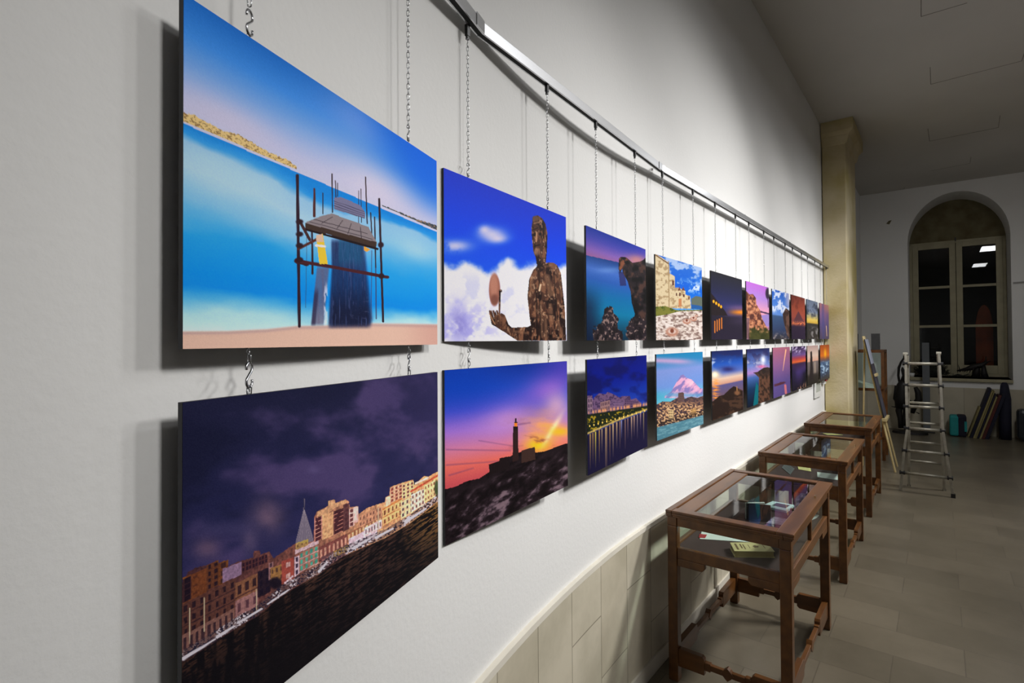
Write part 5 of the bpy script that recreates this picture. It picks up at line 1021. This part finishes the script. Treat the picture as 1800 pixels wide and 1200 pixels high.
# ---------------------------------------------------------------- tall glass cabinet behind the pilaster
vb0, vb1 = PE+.05, 7.20; va0, va1 = -.035, .53; vz = on_b(1557, 641, vb0+.05)[1]
vz = 1.60
vt = thing('glass_cabinet', P(va1, vb0, 0), 'tall glass cabinet with wooden frame, standing behind the pilaster and easel', 'cabinet')
Wd, Dp = va1-va0, vb1-vb0
for x, y in ((0, 0), (Dp-.04, 0), (0, Wd-.04), (Dp-.04, Wd-.04)): MB().box(x, x+.04, y, y+.04, 0, vz-.04).build('post', M['wood'], vt, bevel=.003)
for z0, z1, nm in ((vz-.04, vz, 'top_frame'), (1.0, 1.04, 'shelf_frame'), (.30, .34, 'lower_frame')):
    MB().box(0, Dp, 0, .04, z0, z1).box(0, Dp, Wd-.04, Wd, z0, z1).box(0, .04, .04, Wd-.04, z0, z1).box(Dp-.04, Dp, .04, Wd-.04, z0, z1).build(nm, M['wood'], vt, bevel=.002)
MB().box(.04, Dp-.04, .04, Wd-.04, 1.02, 1.032).build('shelf', M['velvet'], vt); MB().box(.04, Dp-.04, .04, Wd-.04, .32, .33).build('lower_shelf', M['velvet'], vt)
MB().box(.04, Dp-.04, .04, Wd-.04, vz-.02, vz-.015).build('top_glass', M['glass'], vt)
for r_ in ((.04, Dp-.04, .018, .022), (.04, Dp-.04, Wd-.022, Wd-.018), (.018, .022, .04, Wd-.04), (Dp-.022, Dp-.018, .04, Wd-.04)):
    MB().box(r_[0], r_[1], r_[2], r_[3], 1.04, vz-.04).build('side_glass', M['glass'], vt)
for y0, y1, zt, lab in ((.06, .17, .24, 'dark grey upright plate on top of the glass cabinet, nearer the room'), (.33, .40, .24, 'dark grey upright plate on top of the glass cabinet, beside the easel')):
    o = MB().box(.2, .22, y0, y1, 0, zt).build('upright_plate', M['back']); o.location = P(va1, vb0, vz+.001); o.rotation_euler = (0, 0, ANG); tag(o, lab, 'plate')
o = MB().hexa([(.1, .12, 0), (.45, .12, 0), (.45, .4, 0), (.1, .4, 0)], [(.1, .12, .02), (.45, .12, .02), (.45, .42, .11), (.1, .42, .11)]).build('open_book', M['paper']); o.location = P(va1, vb0, 1.033); o.rotation_euler = (0, 0, ANG); tag(o, 'pale open book lying tilted on the shelf of the tall cabinet', 'book')
# ---------------------------------------------------------------- easel with a poster beside the pilaster
eb = 5.98
es = thing('easel', P(.3, eb, 0), 'pale wooden easel beside the pilaster, holding a poster', 'easel')
def EP(a, b, z): return Vector((b-eb, -(a-.3), z))
FA, TA = .68, .33; ZT = 1.80
for bb_, nm in ((5.98, 'near'), (6.34, 'far')):
    bt_ = 6.16+(bb_-6.16)*.35
    MB().tube([EP(FA, bb_-.03 if bb_ < 6.1 else bb_+.03, 0), EP(TA, bt_, ZT)], .013, 6).build('front_leg', M['beech'], es)
MB().tube([EP(.30, 6.16, .0), EP(.345, 6.16, 1.78)], .011, 6).build('back_leg', M['beech'], es)
def ea(z): return FA+(TA-FA)*z/ZT
MB().box(5.93-eb, 6.40-eb, -(ea(.70)+.055-.3), -(ea(.70)-.0-.3), .66, .70).build('ledge', M['beech'], es, bevel=.003)
MB().hexa([EP(ea(1.27)+.012, 6.02, 1.25), EP(ea(1.27)+.012, 6.34, 1.25), EP(ea(1.27)+.05, 6.34, 1.25), EP(ea(1.27)+.05, 6.02, 1.25)], [EP(ea(1.30)+.012, 6.02, 1.285), EP(ea(1.30)+.012, 6.34, 1.285), EP(ea(1.30)+.05, 6.34, 1.285), EP(ea(1.30)+.05, 6.02, 1.285)]).build('clamp', M['beech'], es, bevel=.002)
ps = thing('poster_board', P(.3, eb, 0), 'blue-grey picture board resting on the easel', 'poster')
def PPt(b, z, o): return EP(ea(z)+.015+o, b, z)
MB().hexa([PPt(5.96, .703, 0), PPt(6.37, .703, 0), PPt(6.37, 1.76, 0), PPt(5.96, 1.76, 0)], [PPt(5.96, .703, .012), PPt(6.37, .703, .012), PPt(6.37, 1.76, .012), PPt(5.96, 1.76, .012)]).build('board', M['edge'], ps)
M['posterpale'] = mat('poster_sky', rgb(176, 182, 200), .4, nscale=3, namt=.2); M['posterdark'] = mat('poster_scene', rgb(84, 86, 104), .4, nscale=6, col2=rgb(50, 44, 50))
for z0, z1, mm, nm in ((.703, 1.42, 'posterdark', 'picture'), (1.42, 1.76, 'posterpale', 'picture_sky')):
    MB().hexa([PPt(5.965, z0, .012), PPt(6.365, z0, .012), PPt(6.365, z1, .012), PPt(5.965, z1, .012)], [PPt(5.965, z0, .0125), PPt(6.365, z0, .0125), PPt(6.365, z1, .0125), PPt(5.965, z1, .0125)]).build(nm, M[mm], ps)
